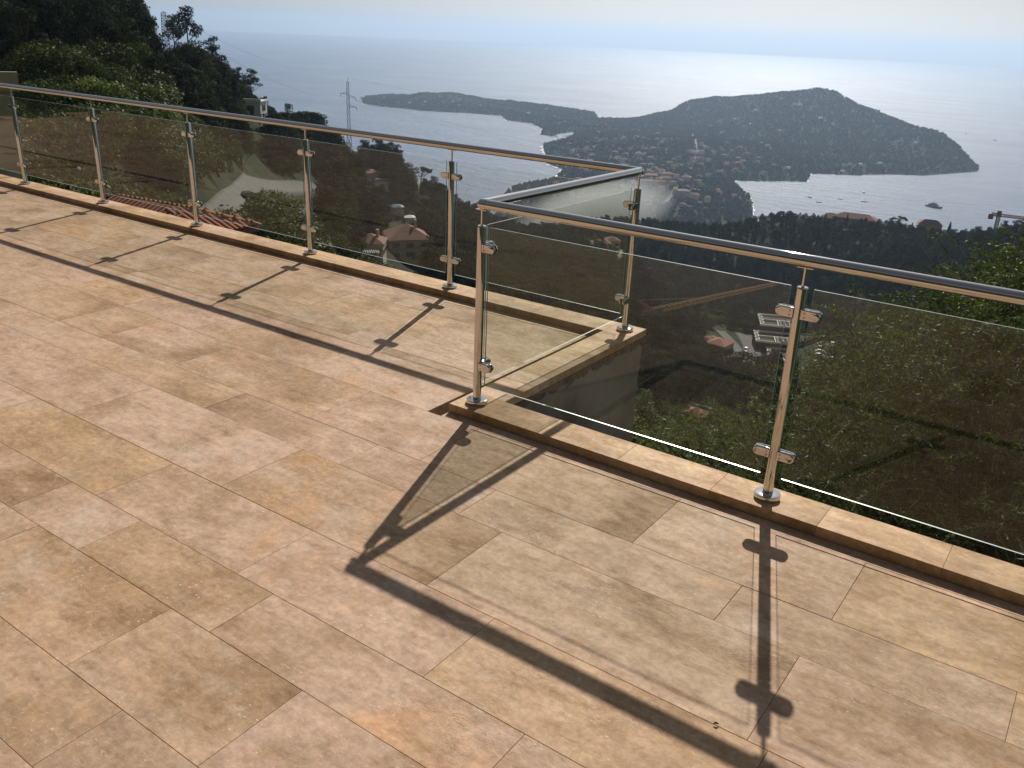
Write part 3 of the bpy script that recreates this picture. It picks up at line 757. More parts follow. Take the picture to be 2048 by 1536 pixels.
H_(742, 518, 7, 7, 3.8, 1.9, extra=-8, up=.8, roof=M_RTILES, label='small cottage with a terracotta roof and tall pale chimney left of the villa', name='cottage', chimney=True)
p = hit(738, 522); pg = empty('pergola', p, face_cam(p, 8)); tag(pg, 'white slatted pergola below the small terracotta cottage', 'pergola')
q = MB()
for x in (-2.2, 2.2):
    for y in (-1.2, 1.2):
        q = MB(); q.box((x-.08, y-.08, -1.5), (x+.08, y+.08, 2.3)); q.build('post', M_WHITE, pg)
for k in range(10):
    q = MB(); q.box((-2.5+k*.53, -1.6, 2.3), (-2.35+k*.53, 1.6, 2.42)); q.build('slat', M_WHITE, pg)
H_(508, 236, 5.5, 5, 3.2, .1, extra=-20, flat=True, wall=M_WHITE, roof=M_WHITE, up=1, label='white flat-roofed villa among pines above the handrail on the left crest', name='modern_villa')
H_(540, 246, 6, 4, 1.6, .1, extra=-15, flat=True, wall=M_CREAM, roof=M_ROOFGREY, up=.6, label='long low annex with a grey flat roof just right of the white villa', name='annex')
H_(738, 366, 9, 6, 4.5, 1.2, wall=M_WHITE, extra=20, label='white house with a low terracotta roof below the crest pines', name='white_house')
H_(766, 378, 6, 5, 3.5, .1, wall=M_WHITE, roof=M_ROOFGREY, flat=True, extra=-10, label='white cube house with a flat roof right of the taller white house', name='cube_house')
H_(728, 385, 6, 5, 3.0, .1, wall=M_CREAM, roof=M_ROOFGREY, flat=True, label='low grey-roofed outbuilding below the white houses', name='outbuilding', wins=False)
M_BLUE = simple('pale blue canopy', (.30, .42, .50), .6)
H_(790, 424, 5.5, 5, 2.2, .6, roof=M_BLUE, wall=M_CREAM, extra=10, label='garden pavilion with a pale blue-grey roof', cat='pavilion', name='pavilion', wins=False)
H_(820, 446, 3.6, 3.6, 2.2, .8, roof=M_WHITE, wall=M_WHITE, label='little white garden hut right of the blue-grey pavilion', cat='hut', name='garden_hut', wins=False)
H_(1200, 502, 12, 9, 5.2, 2.2, extra=15, roof=M_RTILES, label='pale villa with twin terracotta roofs beside a pale drive, left wing', name='twin_roof_villa')
H_(1222, 500, 9, 9, 6.4, 2.4, extra=15, roof=M_RTILES, label='pale villa wing with the taller terracotta roof next to the drive', name='twin_roof_villa')
H_(1438, 702, 9, 10, 4.2, 2.0, extra=-25, label='terracotta-roofed house at the street bend left of the unfinished building', name='street_house')
H_(1420, 692, 7, 7, 3.4, 1.7, extra=30, label='smaller terracotta-roofed house behind the street bend house', name='street_house')
H_(1390, 848, 5, 4.2, 3.0, 1.3, extra=-25, wall=M_WHITE, label='little white house with a terracotta roof and arched porch low on the slope', name='little_house')
p = Vector(at(-104, 240, 46)); p.z = height(p.x, p.y)[0]
house(p, 5, 5, at(-104, 172, 46)[2]-p.z, .1, flat=True, rz=face_cam(p, 0), label='beige house wall cut off by the left edge of the picture', wall=M_CREAM, name='edge_house', roof=M_CREAM)
# neighbour's tiled roof just beyond the back parapet
Ra = Vector(at(352, 412, 30)); Rb = Vector(at(240, 397, 32)); Rb.z = Ra.z
dr = (Ra-Rb); dr.z = 0; dr.normalize(); pr = Vector((dr.y, -dr.x, 0))
best = None
for b_ in np.arange(1.8, 3.6, .1):
    for dz in np.arange(.3, 2.2, .05):
        for sg in (1, -1):
            c = Ra+dr*b_+pr*b_*sg; c.z = Ra.z-dz; u, v_ = proj(c); e = (u-467)**2+(v_-456)**2+(dz/b_-.35)**2*2000
            if best is None or e < best[0]: best = (e, b_, dz, sg)
_, HB, HZ, SG = best
nb_ = empty('tiled_roof_house', (0, 0, 0)); tag(nb_, 'neighbouring house with a weathered terracotta roof rising just past the back parapet', 'house')
Lr = (Ra-Rb).length; A0 = Ra-dr*Lr
zE = Ra.z-HZ
E1 = Ra+dr*HB+pr*HB; E2 = Ra+dr*HB-pr*HB; E3 = A0-dr*HB+pr*HB; E4 = A0-dr*HB-pr*HB
for e in (E1, E2, E3, E4): e.z = zE
A0.z = Ra.z
q = MB(); q.add([E1, E2, E3, E4, Ra, A0, *(e-Vector((0, 0, .15)) for e in (E1, E2, E3, E4))], [(0,1,4),(1,3,5,4),(3,2,5),(2,0,4,5),(0,6,7,1),(1,7,9,3),(3,9,8,2),(2,8,6,0)])
rf = q.build('roof', M_TERRA, nb_)
q = MB(); c0 = (E1+E4)/2
W_ = [e+(c0-e)*.09 for e in (E1, E2, E4, E3)]
q.add([(w.x, w.y, zE-.1) for w in W_]+[(w.x, w.y, zE-9) for w in W_], [(0,1,5,4),(1,2,6,5),(2,3,7,6),(3,0,4,7)]); q.build('wall', M_CREAM, nb_)
q = MB(); n = 6; V = []; F = []
for yy, r0 in ((0, .095), (-.42, .082)):
    for ro in (r0, r0-.014):
        for i in range(n+1):
            t = math.pi*i/n; V.append((math.cos(t)*ro, yy, math.sin(t)*ro))
k = n+1
for i in range(n): F += [(i, i+1, 2*k+i+1, 2*k+i), (k+i, 3*k+i, 3*k+i+1, k+i+1), (i, k+i, k+i+1, i+1)]
q.add(V, F); ME_TILE = q.mesh('roof_tile', M_TERRA)
def tile_face(P0, P1, P2, P3, limit):
    """P0,P1 eave ends, P2,P3 ridge ends above them"""
    ex = (P1-P0).normalized(); up = (P3-P0)-ex*((P3-P0).dot(ex)); Hs = up.length; up.normalize(); nrm = ex.cross(up); nrm = -nrm if nrm.z < 0 else nrm
    L = (P1-P0).length; xl = (P3-P0).dot(ex); xr = (P2-P0).dot(ex); cnt = 0; extra = []
    nrow = int(Hs/.34)
    for r_ in range(nrow):
        t = (r_*.34)/Hs; a = xl*t; b_ = L+(xr-L)*t
        x = math.ceil(a/.215)*.215
        while x < b_:
            c = P0+ex*(x)+up*(r_*.34+.42)+nrm*.012
            u, v_ = proj(c)
            M = Matrix((ex, up, nrm)).transposed().to_4x4(); M = M @ Matrix.Rotation(random.uniform(-.04, .04), 4, 'Z') @ Matrix.Rotation(-.03, 4, 'X'); M.translation = c
            on = (u > 190) and (u < 490) and (v_ < 480) and (v_ > 380)
            if on and len(TILES) < 290: TILES.append(M)
            else: MORE.append(M)
            x += .215
TILES = []; MORE = []
for fc in ((E1, E2, Ra, Ra), (E3, E1, Ra, A0), (E2, E4, A0, Ra), (E4, E3, A0, A0)):
    tile_face(*fc, 290)
for M in TILES:
    o = link('roof_tile', ME_TILE, rf); o.matrix_local = M
tv = np.array([v.co[:] for v in ME_TILE.vertices]); tf = [tuple(p_.vertices) for p_ in ME_TILE.polygons]
if MORE:
    q = MB()
    for M in MORE: q.add([M @ Vector(v) for v in tv], tf)
    o = q.build('roof_tile', M_TERRA, rf); tag(o, kind='stuff')

# unfinished apartment block
p = hit(1548, 704); ub = empty('unfinished_building', p, face_cam(p, 8)); tag(ub, 'unfinished apartment block of open concrete floors with wall tops coloured as sunlit behind the second post', 'building')
CLEAR.append((p.x, p.y, 34)); CLEAR += [(p.x+(CAM[0]-p.x)*k*.05, p.y+(CAM[1]-p.y)*k*.05, 16) for k in (1, 2, 3)]
M_DECK = simple('raw brown slab', (.075, .055, .045), .95)
ppp = ppm(p)
def lot(x0, y0, x1, y1, z, name='storey'):
    q = MB(); q.box((x0, y0, z-9), (x1, y1, z)); o = q.build(name, M_DECK, ub)
    q = MB(); t = .35; hh = .9
    q.box((x0, y0, z), (x1, y0+t, z+hh)); q.box((x0, y1-t, z), (x1, y1, z+hh)); q.box((x1-t, y0+t, z), (x1, y1-t, z+hh))
    y = y0+t; k = 0
    while y < y1-2.2:       # zig-zag balconies on the left side
        q.box((x0+(1.6 if k % 2 else 0), y, z), (x0+(1.6 if k % 2 else 0)+t, y+2, z+hh)); q.box((x0, y+2, z), (x0+1.9, y+2+t, z+hh)); y += 2.3; k += 1
    q.box(((x0+x1)/2, y0+t, z), ((x0+x1)/2+t, (y0+y1)/2, z+hh)); q.box((x0+2, (y0+y1)/2, z), (x1-t, (y0+y1)/2+t, z+hh))
    q.build('lit_wall_tops', M_WHITE, o)  # white colour stands in for sun catching the tops of the low walls
    for i in range(3):
        for j in range(4):
            q = MB(); cx = x0+(x1-x0)*(.58+.13*i); cy = y0+(y1-y0)*(.12+.1*j); q.box((cx-.25, cy-.25, z), (cx+.25, cy+.25, z+1.2)); q.build('column', M_WHITE, o)
lot(-4, -20, 9, 0, 1.5); lot(-9, .5, 9, 17, 4.0); lot(-6, 17.5, 11, 36, 7)
p2 = hit(1600, 690); CLEAR.append((p2.x, p2.y, 16))
w2 = empty('unfinished_wing', p2, face_cam(p2, 25)); tag(w2, 'triangular unfinished wing with wall tops coloured as sunlit right of the second post', 'building')
q = MB(); T = [(-9, -9), (12, 3), (-9, 9)]; z = 3.5
q.add([(x, y, -6) for x, y in T]+[(x, y, z) for x, y in T], [(0,1,4,3),(1,2,5,4),(2,0,3,5),(3,4,5)]); o = q.build('storey', M_DECK, w2)
q = MB()
for (a, b_) in ((0, 1), (1, 2), (2, 0)): q.tube([(T[a][0], T[a][1], z+.4), (T[b_][0], T[b_][1], z+.4)], .35, 4)
q.build('lit_wall_tops', M_WHITE, o)  # sunlit rim put in as white bars along the dark storey
p3 = hit(1655, 642); w3 = empty('unfinished_wing', p3, face_cam(p3, -20)); tag(w3, 'stepped unfinished wing showing past the upper right glass clamp', 'building')
CLEAR.append((p3.x, p3.y, 14))
q = MB(); T = [(-10, -5), (9, -2), (9, 4), (3, 9), (-4, 12)]; n = len(T)
q.add([(x, y, -6) for x, y in T]+[(x, y, 2) for x, y in T], [(i, (i+1) % n, n+(i+1) % n, n+i) for i in range(n)]+[tuple(range(n, 2*n))]); o = q.build('storey', M_DECK, w3)
q = MB()
for i in range(n): q.tube([(T[i][0], T[i][1], 2.4), (T[(i+1) % n][0], T[(i+1) % n][1], 2.4)], .35, 4)
q.build('lit_wall_tops', M_WHITE, o)  # white bars colour the upper edges as if lit by the sun

# town across the bay
def town_label(i): return 'small pale house with a terracotta roof in the distant seaside town'
sizes = [(10, 8, 5.5, 2.2), (13, 9, 8, 2.2), (9, 9, 4, 2.0), (15, 10, 6, 2.6), (11, 7, 8.5, 2.0)]
ntown = 0; tries = 0; placed = []
while ntown < 150 and tries < 4000:
    tries += 1
    px = random.gauss(1290, 120); py = random.triangular(250, 430, 330)
    if px < 1110 or px > 1560: continue
    if 1470 < px and py > 345 and py < 380: continue
    p = hit(px, py, 900)
    if p is None or p.z < Z_SEA+2 or dist(p) < 1000: continue
    if any((p.x-a)**2+(p.y-b_)**2 < 16**2 for a, b_ in placed): continue
    placed.append((p.x, p.y)); sz = sizes[ntown % 5]; far = dist(p) > 2200
    wl = (M_CREAM, M_WHITE, M_CREAM)[ntown % 3]; fl = ntown % 4 == 3
    house(p, *sz, rz=face_cam(p, random.uniform(-40, 40)), wall=wl, roof=M_ROOFGREY if fl else M_TERRA, flat=fl, wins=False,
          label='small pale flat-roofed house in the distant seaside town' if fl else town_label(0), group='flat-roofed houses of the seaside town' if fl else 'terracotta-roofed houses of the seaside town', name='town_house', door=False)
    CLEAR[-1] = (p.x, p.y, 13); ntown += 1
for i, (px, py, w, d, ex, lb) in enumerate(((1302, 358, 26, 18, 10, 'terracotta apartment block left of the long stepped block in the town'), (1292, 370, 24, 16, 5, 'oval-looking terracotta block nearest the handrail corner'),
        (1334, 355, 24, 14, 25, 'uppermost terracotta block of the stepped row in the town'), (1330, 364, 26, 12, 25, 'middle terracotta block of the stepped row in the town'), (1322, 372, 22, 12, 25, 'lowest terracotta block of the stepped row in the town'),
        (1372, 362, 20, 14, -10, 'wide terracotta house right of the stepped row'), (1365, 390, 22, 20, 15, 'large grey-brown hall right of the pale avenue'))):
    p = hit(px, py, 900)
    if p is None: continue
    house(p, w, d, 9, 3, rz=face_cam(p, ex), roof=M_TERRA if i < 6 else M_ROOFGREY, label=lb, cat='building', name='apartment_block', wins=False, door=False); CLEAR[-1] = (p.x, p.y, 22)
for px, py in ((1560, 262), (1590, 210), (1600, 211), (1510, 222), (1470, 240), (1440, 243), (1548, 332), (1575, 338), (1700, 330), (1720, 331), (1760, 329), (1640, 238), (1685, 345), (1665, 250), (1795, 285), (1830, 288), (1500, 250), (1420, 255), (850, 205), (905, 204), (960, 212), (1020, 218), (820, 207), (1055, 228), (1130, 245), (1180, 250)):
    p = hit(px, py, 1300)
    if p is None or p.z < Z_SEA+2: continue
    house(p, 11, 7, 4.5, 2.0, rz=face_cam(p, random.uniform(-25, 25)), wall=M_WHITE, roof=random.choice([M_WHITE, M_TERRA]), label='isolated pale villa among the trees of the far headlands', group='isolated villas on the headlands', wins=False, name='headland_villa', door=False); CLEAR[-1] = (p.x, p.y, 16)
# ridge villa
for px, py, w, d, h, ex, lb in ((1708, 440, 31, 13, 6, -6, 'long palatial villa with a brown tiled roof along the wooded ridge'), (1660, 439, 16, 12, 6, -6, 'left wing of the ridge villa with a lower tiled roof'),
      (1858, 448, 16, 8, 4, 5, 'low ridge house with a small terracotta roof right of the long villa')):
    p = Vector(at(px, py+11, 712))
    house(p, w, d, h, 3.2, rz=face_cam(p, ex), roof=M_RTILES, label=lb, cat='villa', name='ridge_villa', small=True, sink=14)

# ------------------------------------------------------------------ lighthouse, mast, boats
p = Vector(at(1648, 187, 2945*1.2)); t = empty('lighthouse', p); tag(t, 'square signal tower on the summit of the big headland', 'tower')
q = MB(); q.box((-4, -4, -12), (4, 4, 12)); q.build('tower_body', M_CONC, t); q = MB(); q.box((-4.8, -4.8, 12), (4.8, 4.8, 13)); q.lathe([(2, 13), (2, 16), (.3, 17.5)], n=10); q.build('lantern', M_CONC, t)
p = Vector(at(1717, 214, 2900*1.2)); t = empty('chapel_tower', p); tag(t, 'slender tower lower down the right flank of the headland', 'tower')
q = MB(); q.box((-2, -2, -12), (2, 2, 9)); q.build('tower_body', M_CONC, t); q = MB(); q.lathe([(2.4, 9), (.1, 15)], n=8); q.build('spire', M_CONC, t)
M_HULLD = simple('grey blue hull', (.10, .12, .15), .4); M_HULLW = simple('white hull', (.7, .7, .7), .35)
def boat(px, py, L, label, big=False, rz=0, sail=False, hull=None):
    p = at_z(px, py, Z_SEA); o = empty('yacht' if big else 'boat', p, rz); tag(o, label, 'yacht' if big else 'boat')
    hull = hull or M_HULLW; q = MB(); st = []
    for x, w, z0, z1 in ((-.5, .11, .0, .09), (-.3, .125, -.02, .085), (0, .13, -.03, .085), (.25, .10, -.02, .10), (.42, .05, 0, .12), (.5, .004, .06, .135)):
        st.append([(x*L, -w*L, z1*L), (x*L, -w*.6*L, z0*L), (x*L, w*.6*L, z0*L), (x*L, w*L, z1*L)])
    V = [v for s_ in st for v in s_]; F = []
    for i in range(len(st)-1):
        for k in range(4): F.append((i*4+k, i*4+(k+1) % 4, i*4+4+(k+1) % 4, i*4+4+k))
    F.append((0, 1, 2, 3)); q.add(V, F); q.build('hull', hull, o)
    if sail:
        q = MB(); q.tube([(0, 0, 0), (0, 0, L*1.1)], .012*L, 6); q.build('mast', M_HULLW, o)
        q = MB(); q.box((-.2*L, -.06*L, .08*L), (.15*L, .06*L, .13*L)); q.build('cabin', hull, o)
    else:
        q = MB(); q.box((-.35*L, -.09*L, .085*L), (.22*L, .09*L, .15*L))
        if big: q.box((-.28*L, -.08*L, .15*L), (.15*L, .08*L, .21*L)); q.box((-.15*L, -.06*L, .21*L), (.08*L, .06*L, .26*L)); q.tube([(-.05*L, 0, .26*L), (-.08*L, 0, .38*L)], .01*L, 6)
        q.build('superstructure', hull if big else M_HULLW, o)
    return o
boat(1868, 415, 38, 'large grey motor yacht anchored right of the headland bay', True, R(-25), hull=M_HULLD)
for px, py, L, sl, lb in ((1619, 395, 12, 1, 'sailing boat moored furthest left in the right-hand bay'), (1638, 405, 9, 0, 'small motor boat nearest the wooded ridge in the bay'), (1727, 385, 13, 0, 'flat work boat in the glittering middle of the bay'),
      (1728, 404, 10, 1, 'small sailing boat left of the large yacht'), (1932, 268, 14, 0, 'distant motor boat right of the headland'), (1990, 281, 12, 1, 'distant sailing boat furthest right on the open sea'), (1680, 399, 7, 0, 'tiny dinghy between the moored boats')):
    boat(px, py, L*1.4, lb, sail=bool(sl), rz=random.random()*6, hull=M_HULLD)
# harbour boats and surf
for k in range(16):
    px = random.uniform(1108, 1150); py = 268+random.uniform(2, 12)
    p = at_z(px, py, Z_SEA)
    q0 = boat(px, py, random.uniform(9, 15), 'white boat moored in the little harbour', sail=True, rz=R(30)); q0['group'] = 'boats moored in the little harbour'
def surf(i0, i1, w, label):
    V = []; F = []; pts = POLY[i0:i1]; P = []
    for a, b_ in zip(pts[:-1], pts[1:]):
        n = max(2, int(np.hypot(*(b_-a))/12)); P += [a+(b_-a)*k/n for k in range(n)]
    n = len(P)
    for i, p_ in enumerate(P):
        t = P[min(i+1, n-1)]-P[max(i-1, 0)]; t = t/max(1e-6, np.hypot(*t)); s_ = np.array([-t[1], t[0]]); ww = w*(.4+1.2*random.random())
        V += [(*(p_-s_*ww), Z_SEA+.5), (*(p_+s_*ww*.9), Z_SEA+.5)]
    for i in range(n-1):
        if random.random() < .85: F.append((2*i, 2*i+1, 2*i+3, 2*i+2))
    o = link('surf', np_mesh('surf', V, F, [M_FOAM])); tag(o, label, kind='stuff')
surf(0, 9, 4, 'thin white surf along the far headland'); surf(14, 22, 7, 'white surf breaking on the rocky shore of the bay'); surf(26, 38, 3, 'thin surf under the big headland')

# ------------------------------------------------------------------ cars
def car_meshes(paint):
    sec = [(-2.1, .35, .78, .72), (-1.95, .25, .92, .82), (-1.2, .22, .98, .86), (0, .22, .98, .88), (1.0, .22, .95, .86), (1.8, .25, .82, .80), (2.1, .35, .68, .68)]
    V = []; F = []
    for x, z0, z1, w in sec: V += [(x, -w*.92, z0), (x, w*.92, z0), (x, w, (z0+z1)/2), (x, w*.9, z1), (x, -w*.9, z1), (x, -w, (z0+z1)/2)]
    for i in range(len(sec)-1):
        for k in range(6): F.append((i*6+k, i*6+(k+1) % 6, i*6+6+(k+1) % 6, i*6+6+k))
    F += [tuple(range(6)), tuple(range(len(sec)*6-6, len(sec)*6))]
    q = MB(); q.add(V, F); body = q.mesh('body', paint, smooth=40)
    q = MB(); q.add([(-1.7,-.76,.95),(1.0,-.78,.93),(1.0,.78,.93),(-1.7,.76,.95),(-1.35,-.6,1.42),(.25,-.62,1.44),(.25,.62,1.44),(-1.35,.6,1.42)], [(0,1,5,4),(1,2,6,5),(2,3,7,6),(3,0,4,7)], 0)
    q.box((-1.4, -.61, 1.42), (.28, .61, 1.47), 1); cab = q.mesh('cabin', M_WIN, paint)
    return body, cab
M_PD = simple('dark car paint', (.02, .022, .025), .25, spec=.6, var=.02); M_PW = simple('white car paint', (.7, .7, .7), .25, spec=.6, var=.02)
q = MB(); q.tube([(0, -.1, 0), (0, .1, 0)], .32, 14); ME_WH = q.mesh('wheel', M_RUBBER)
CARS = {'d': car_meshes(M_PD), 'w': car_meshes(M_PW)}
def car(px, py, kind, rz, label, group=None, p=None):
    p = p or hit(px, py)
    if p is None: return
    p = Vector(p); p.z += .5
    o = empty('parked_car', p, rz); tag(o, label, 'car', group); link('body', CARS[kind][0], o); link('cabin', CARS[kind][1], o)
    for x in (-1.3, 1.3):
        for y in (-.75, .75): link('wheel', ME_WH, o, (x, y, .32))
car(500, 411, 'd', face_cam(hit(500, 411), -70), 'dark car parked alone on the sunlit road left of the third post')
for k in range(6):
    for s_, sd_ in ((-1, 'left'), (1, 'right')):
        py = 692+k*7.5; px = 1655-(py-690)*.15+s_*(12+k*.4)
        hp = hit(px, py)
        car(px, py, 'w' if (k+s_) % 3 else 'd', face_cam(hp, 10), ('white' if (k+s_) % 3 else 'dark')+' car parked in the %s row of the car park' % sd_, '%s cars in the %s row of the car park' % ('white' if (k+s_) % 3 else 'dark', sd_), hp)
for k in range(6):
    py = 702+k*7; car(1492-(k*1.2), py, 'w', face_cam(hit(1492, py), 80), 'white car parked along the lane left of the unfinished building', 'white cars along the lane')

# ------------------------------------------------------------------ pylons, wires, poles, cranes
def lattice(mb, base, top, w0, w1, n, r_=.06):
    base = Vector(base); top = Vector(top); ax = (top-base).normalized()
    sx = ax.cross(Vector((0, 1, 0)) if abs(ax.y) < .9 else Vector((1, 0, 0))).normalized(); sy = ax.cross(sx)
    def c(t, i): w = (w0+(w1-w0)*t)/2; return base.lerp(top, t)+sx*w*(1 if i in (0, 1) else -1)+sy*w*(1 if i in (1, 2) else -1)
    for i in range(4): mb.tube([c(0, i), c(1, i)], r_*1.4, 4, cap=False)
    for k in range(n):
        a, b_ = k/n, (k+1)/n
        for i in range(4):
            j = (i+1) % 4
            mb.tube([c(a, i), c(b_, j)], r_, 3, cap=False); mb.tube([c(a, j), c(b_, i)], r_, 3, cap=False); mb.tube([c(b_, i), c(b_, j)], r_, 3, cap=False)
def pylon(px, py_top, py_base, D, w0, w1, arms, label):
    b_ = Vector(at(px, py_base, D)); tp = Vector(at(px, py_top, D)); tp.x, tp.y = b_.x, b_.y
    g = height(b_.x, b_.y)[0]; b_.z = min(b_.z, g)-1
    H = tp.z-b_.z; o = empty('power_pylon', b_, face_cam(b_)); tag(o, label, 'pylon'); q = MB()
    lattice(q, (0, 0, 0), (0, 0, H*.62), w0, w1, 9, .07); lattice(q, (0, 0, H*.62), (0, 0, H*.97), w1, w1*.7, 7, .06); q.tube([(0, 0, H*.97), (0, 0, H)], .08, 4); q.build('lattice_mast', M_GALV, o)
    ends = []
    for fx, fz in arms:
        q = MB(); z = H-fz
        for y in (-.3, .3): q.tube([(0, y, z), (fx, 0, z-.1)], .07, 4)
        q.tube([(0, 0, z+1.1), (fx, 0, z-.1)], .06, 4); a = q.build('cross_arm', M_GALV, o)
        q = MB(); q.lathe([(.12, -1.4), (.16, -1.1), (.08, -1.0), (.16, -.8), (.08, -.6), (.16, -.4), (.05, -.1)], (fx, 0, z), 6); q.build('insulator', M_GALV, a)
        ends.append(Vector(b_)+Matrix.Rotation(face_cam(b_), 3, 'Z') @ Vector((fx, 0, z-1.4)))
    return o, ends, tp
_, e1, t1 = pylon(336, 22, 122, 262, 1.6, 1.5, ((3.3, 2.3),), 'slender lattice pylon with one arm on the left crest')
_, e2, t2 = pylon(699, 156, 300, 440, 5.2, 1.5, ((-3.4, 7.0), (3.4, 8.5), (3.8, 13)), 'tall tapering lattice pylon rising above the handrail against the sea')
def wire(a, b_, sag, label, r_=.035):
    pts = [Vector(a).lerp(Vector(b_), t)-Vector((0, 0, sag*4*t*(1-t))) for t in np.linspace(0, 1, 24)]
    q = MB(); q.tube(pts, r_, 3, cap=False); o = q.build('power_cable', M_GALV); tag(o, label, 'cable')
far = [Vector(at(2350, 470, 700)), Vector(at(2350, 420, 720)), Vector(at(2350, 340, 760)), Vector(at(2300, 300, 760))]
wire(e1[0], e2[1], 5, 'thin power cable from the left pylon arm to the tall pylon'); wire(t1, t2, 4, 'topmost thin power cable between the two pylons'); wire(Vector(at(200, 60, 240)), e2[0], 5, 'lowest power cable reaching the tall pylon from the left hill')
wire(e2[0], far[0], 16, 'lowest power cable sagging right from the tall pylon'); wire(e2[1], far[1], 15, 'middle power cable sagging right from the tall pylon'); wire(t2, far[2], 12, 'topmost power cable running right across the sea')
p = hit(637, 452); o = empty('utility_pole', p); tag(o, 'thin wooden utility pole beside the grey lane', 'pole'); q = MB(); q.tube([(0, 0, -1), (0, 0, 9)], .13, 6); q.build('pole_shaft', M_BARK, o); q = MB(); q.box((-.7, -.06, 8.4), (.7, .06, 8.55)); q.build('cross_bar', M_BARK, o)
# yellow crane
a = Vector(at(1303, 622, 335)); rz2 = ray(1552, 567)[2]; b_ = Vector(CAM+ray(1552, 567)*((a.z-CAM[2])/rz2)); g = height(a.x, a.y)[0]
cr = empty('tower_crane', (0, 0, 0)); tag(cr, 'yellow tower crane with a long lattice jib seen through the glass', 'crane')
q = MB(); lattice(q, a, b_, 2.0, 1.2, 26, .055); q.build('jib', M_YEL, cr)
q = MB(); lattice(q, (a.x, a.y, g-2), a, 1.8, 1.8, 10, .07); q.build('mast', M_DECK, cr)  # dark slab colour stands in for the mast being in shade
ap = Vector(at(1277, 600, 335)); q = MB(); lattice(q, a, ap, 1.4, .7, 5, .07); q.build('apex_strut', M_ORANGE, cr)
q = MB(); q.tube([ap, a.lerp(b_, .45)], .10, 4); q.tube([ap, a.lerp(b_, .0)+Vector((0, 0, 1))], .08, 4); q.build('tie_rod', M_YEL, cr)
d_ = (a-b_).normalized(); cj = a+d_*7; q = MB(); lattice(q, a, cj, 1.8, 1.8, 4, .1); q.build('counter_jib', M_ORANGE, cr)
# grey crane on the right horizon
a = Vector(at(1998, 430, 640)); g = height(a.x, a.y)[0]; cr = empty('tower_crane', (0, 0, 0)); tag(cr, 'red and grey tower crane standing above the ridge at the right edge', 'crane')
q = MB(); lattice(q, (a.x, a.y, g-2), a, 2.0, 2.0, 14, .14); q.build('mast', M_GALV, cr)
b_ = Vector(at(2140, 441, 640)); b_.z = a.z; c_ = Vector(at(1984, 424, 640)); c_.z = a.z
q = MB(); lattice(q, a, b_, 1.6, 1.2, 18, .12); q.build('jib', M_ORANGE, cr)
q = MB(); lattice(q, a, c_, 1.8, 1.8, 3, .12); q.build('counter_jib', M_ORANGE, cr)
q = MB(); q.box((c_.x-1.4, c_.y-1.4, c_.z-3), (c_.x+1.4, c_.y+1.4, c_.z+.3)); q.build('counterweight', M_ORANGE, cr)
q = MB(); q.box((a.x-1.2, a.y-1.2, a.z-.2), (a.x+1.2, a.y+1.2, a.z+2.8)); q.build('cab', M_ORANGE, cr)

#=====PART3=====
# ------------------------------------------------------------------ vegetation
def leaf_quads(C, size, out=None, flat=0.0, asp=1.0):
    n = len(C); N = rng.standard_normal((n, 3))
    if out is not None: N = N*.7+out
    N[:, 2] += flat; N /= np.linalg.norm(N, axis=1, keepdims=True)
    A = np.cross(N, rng.standard_normal((n, 3))); A /= np.linalg.norm(A, axis=1, keepdims=True); B = np.cross(N, A)
    s_ = (size*rng.uniform(.6, 1.35, n))[:, None]
    V = np.stack([C-A*s_*asp-B*s_*.25, C+B*s_*-.8, C+A*s_*asp+B*s_*.1, C+B*s_*.9], 1).reshape(-1, 3)
    return V, np.arange(4*n).reshape(n, 4)
def clumps(centres, radii, per, size, squash=.6):
    Cs = []; Os = []
    for c, r_ in zip(centres, radii):
        n = int(per*r_*r_)+8; d = rng.standard_normal((n, 3)); d /= np.linalg.norm(d, axis=1, keepdims=True)
        rr_ = rng.uniform(.45, 1.05, n)[:, None]**.6; Cs.append(np.array(c)+d*rr_*r_*np.array([1, 1, squash])); Os.append(d)
    return leaf_quads(np.concatenate(Cs), size, np.concatenate(Os)*.8, .25)
def trunk_mesh(h, r_, limbs, lean=.3, mat=None):
    q = MB(); pts = [(lean*math.sin(t*2.2)*t, lean*.6*math.sin(t*3)*t, t*h-.8*(t == 0)) for t in np.linspace(0, 1, 7)]
    q.tube(pts, [r_*(1-.75*t) for t in np.linspace(0, 1, 7)], 7)
    for c, z0 in limbs:
        b0 = Vector(pts[min(6, int(z0/h*6))]); c = Vector(c); mid = (b0+c)/2+Vector((0, 0, -.1*(c-b0).length))
        q.tube([b0, mid, c], [r_*.4, r_*.28, r_*.1], 5, cap=False)
    return q.mesh('trunk', mat or M_BARK)
PROTO = {}
def proto(kind, crown, trunk): PROTO.setdefault(kind, []).append((crown, trunk))
def mk(kind, V, F, mat, trunk): proto(kind, np_mesh(kind+' crown', V, F, [mat]), trunk)
for sd_ in range(4):      # aleppo pine
    h = rng.uniform(10, 12.5); cs = []; rs = []; lm = []
    for k in range(36):
        t = rng.uniform(.24, 1); a = rng.uniform(0, 6.28); r_ = (2.9*math.sin(min(1, (1.12-t)*1.35)*1.6)+.2)*rng.uniform(.35, 1.0)
        c = (math.cos(a)*r_, math.sin(a)*r_, t*h); cs.append(c); rs.append(rng.uniform(.85, 1.6)*(1.15-.4*t)); lm.append((c, max(1.5, t*h-1.6)))
    V, F = clumps(cs, rs, 85, .145); mk('pine', V, F, M_PINE, trunk_mesh(h*.97, .24, lm[::2]))
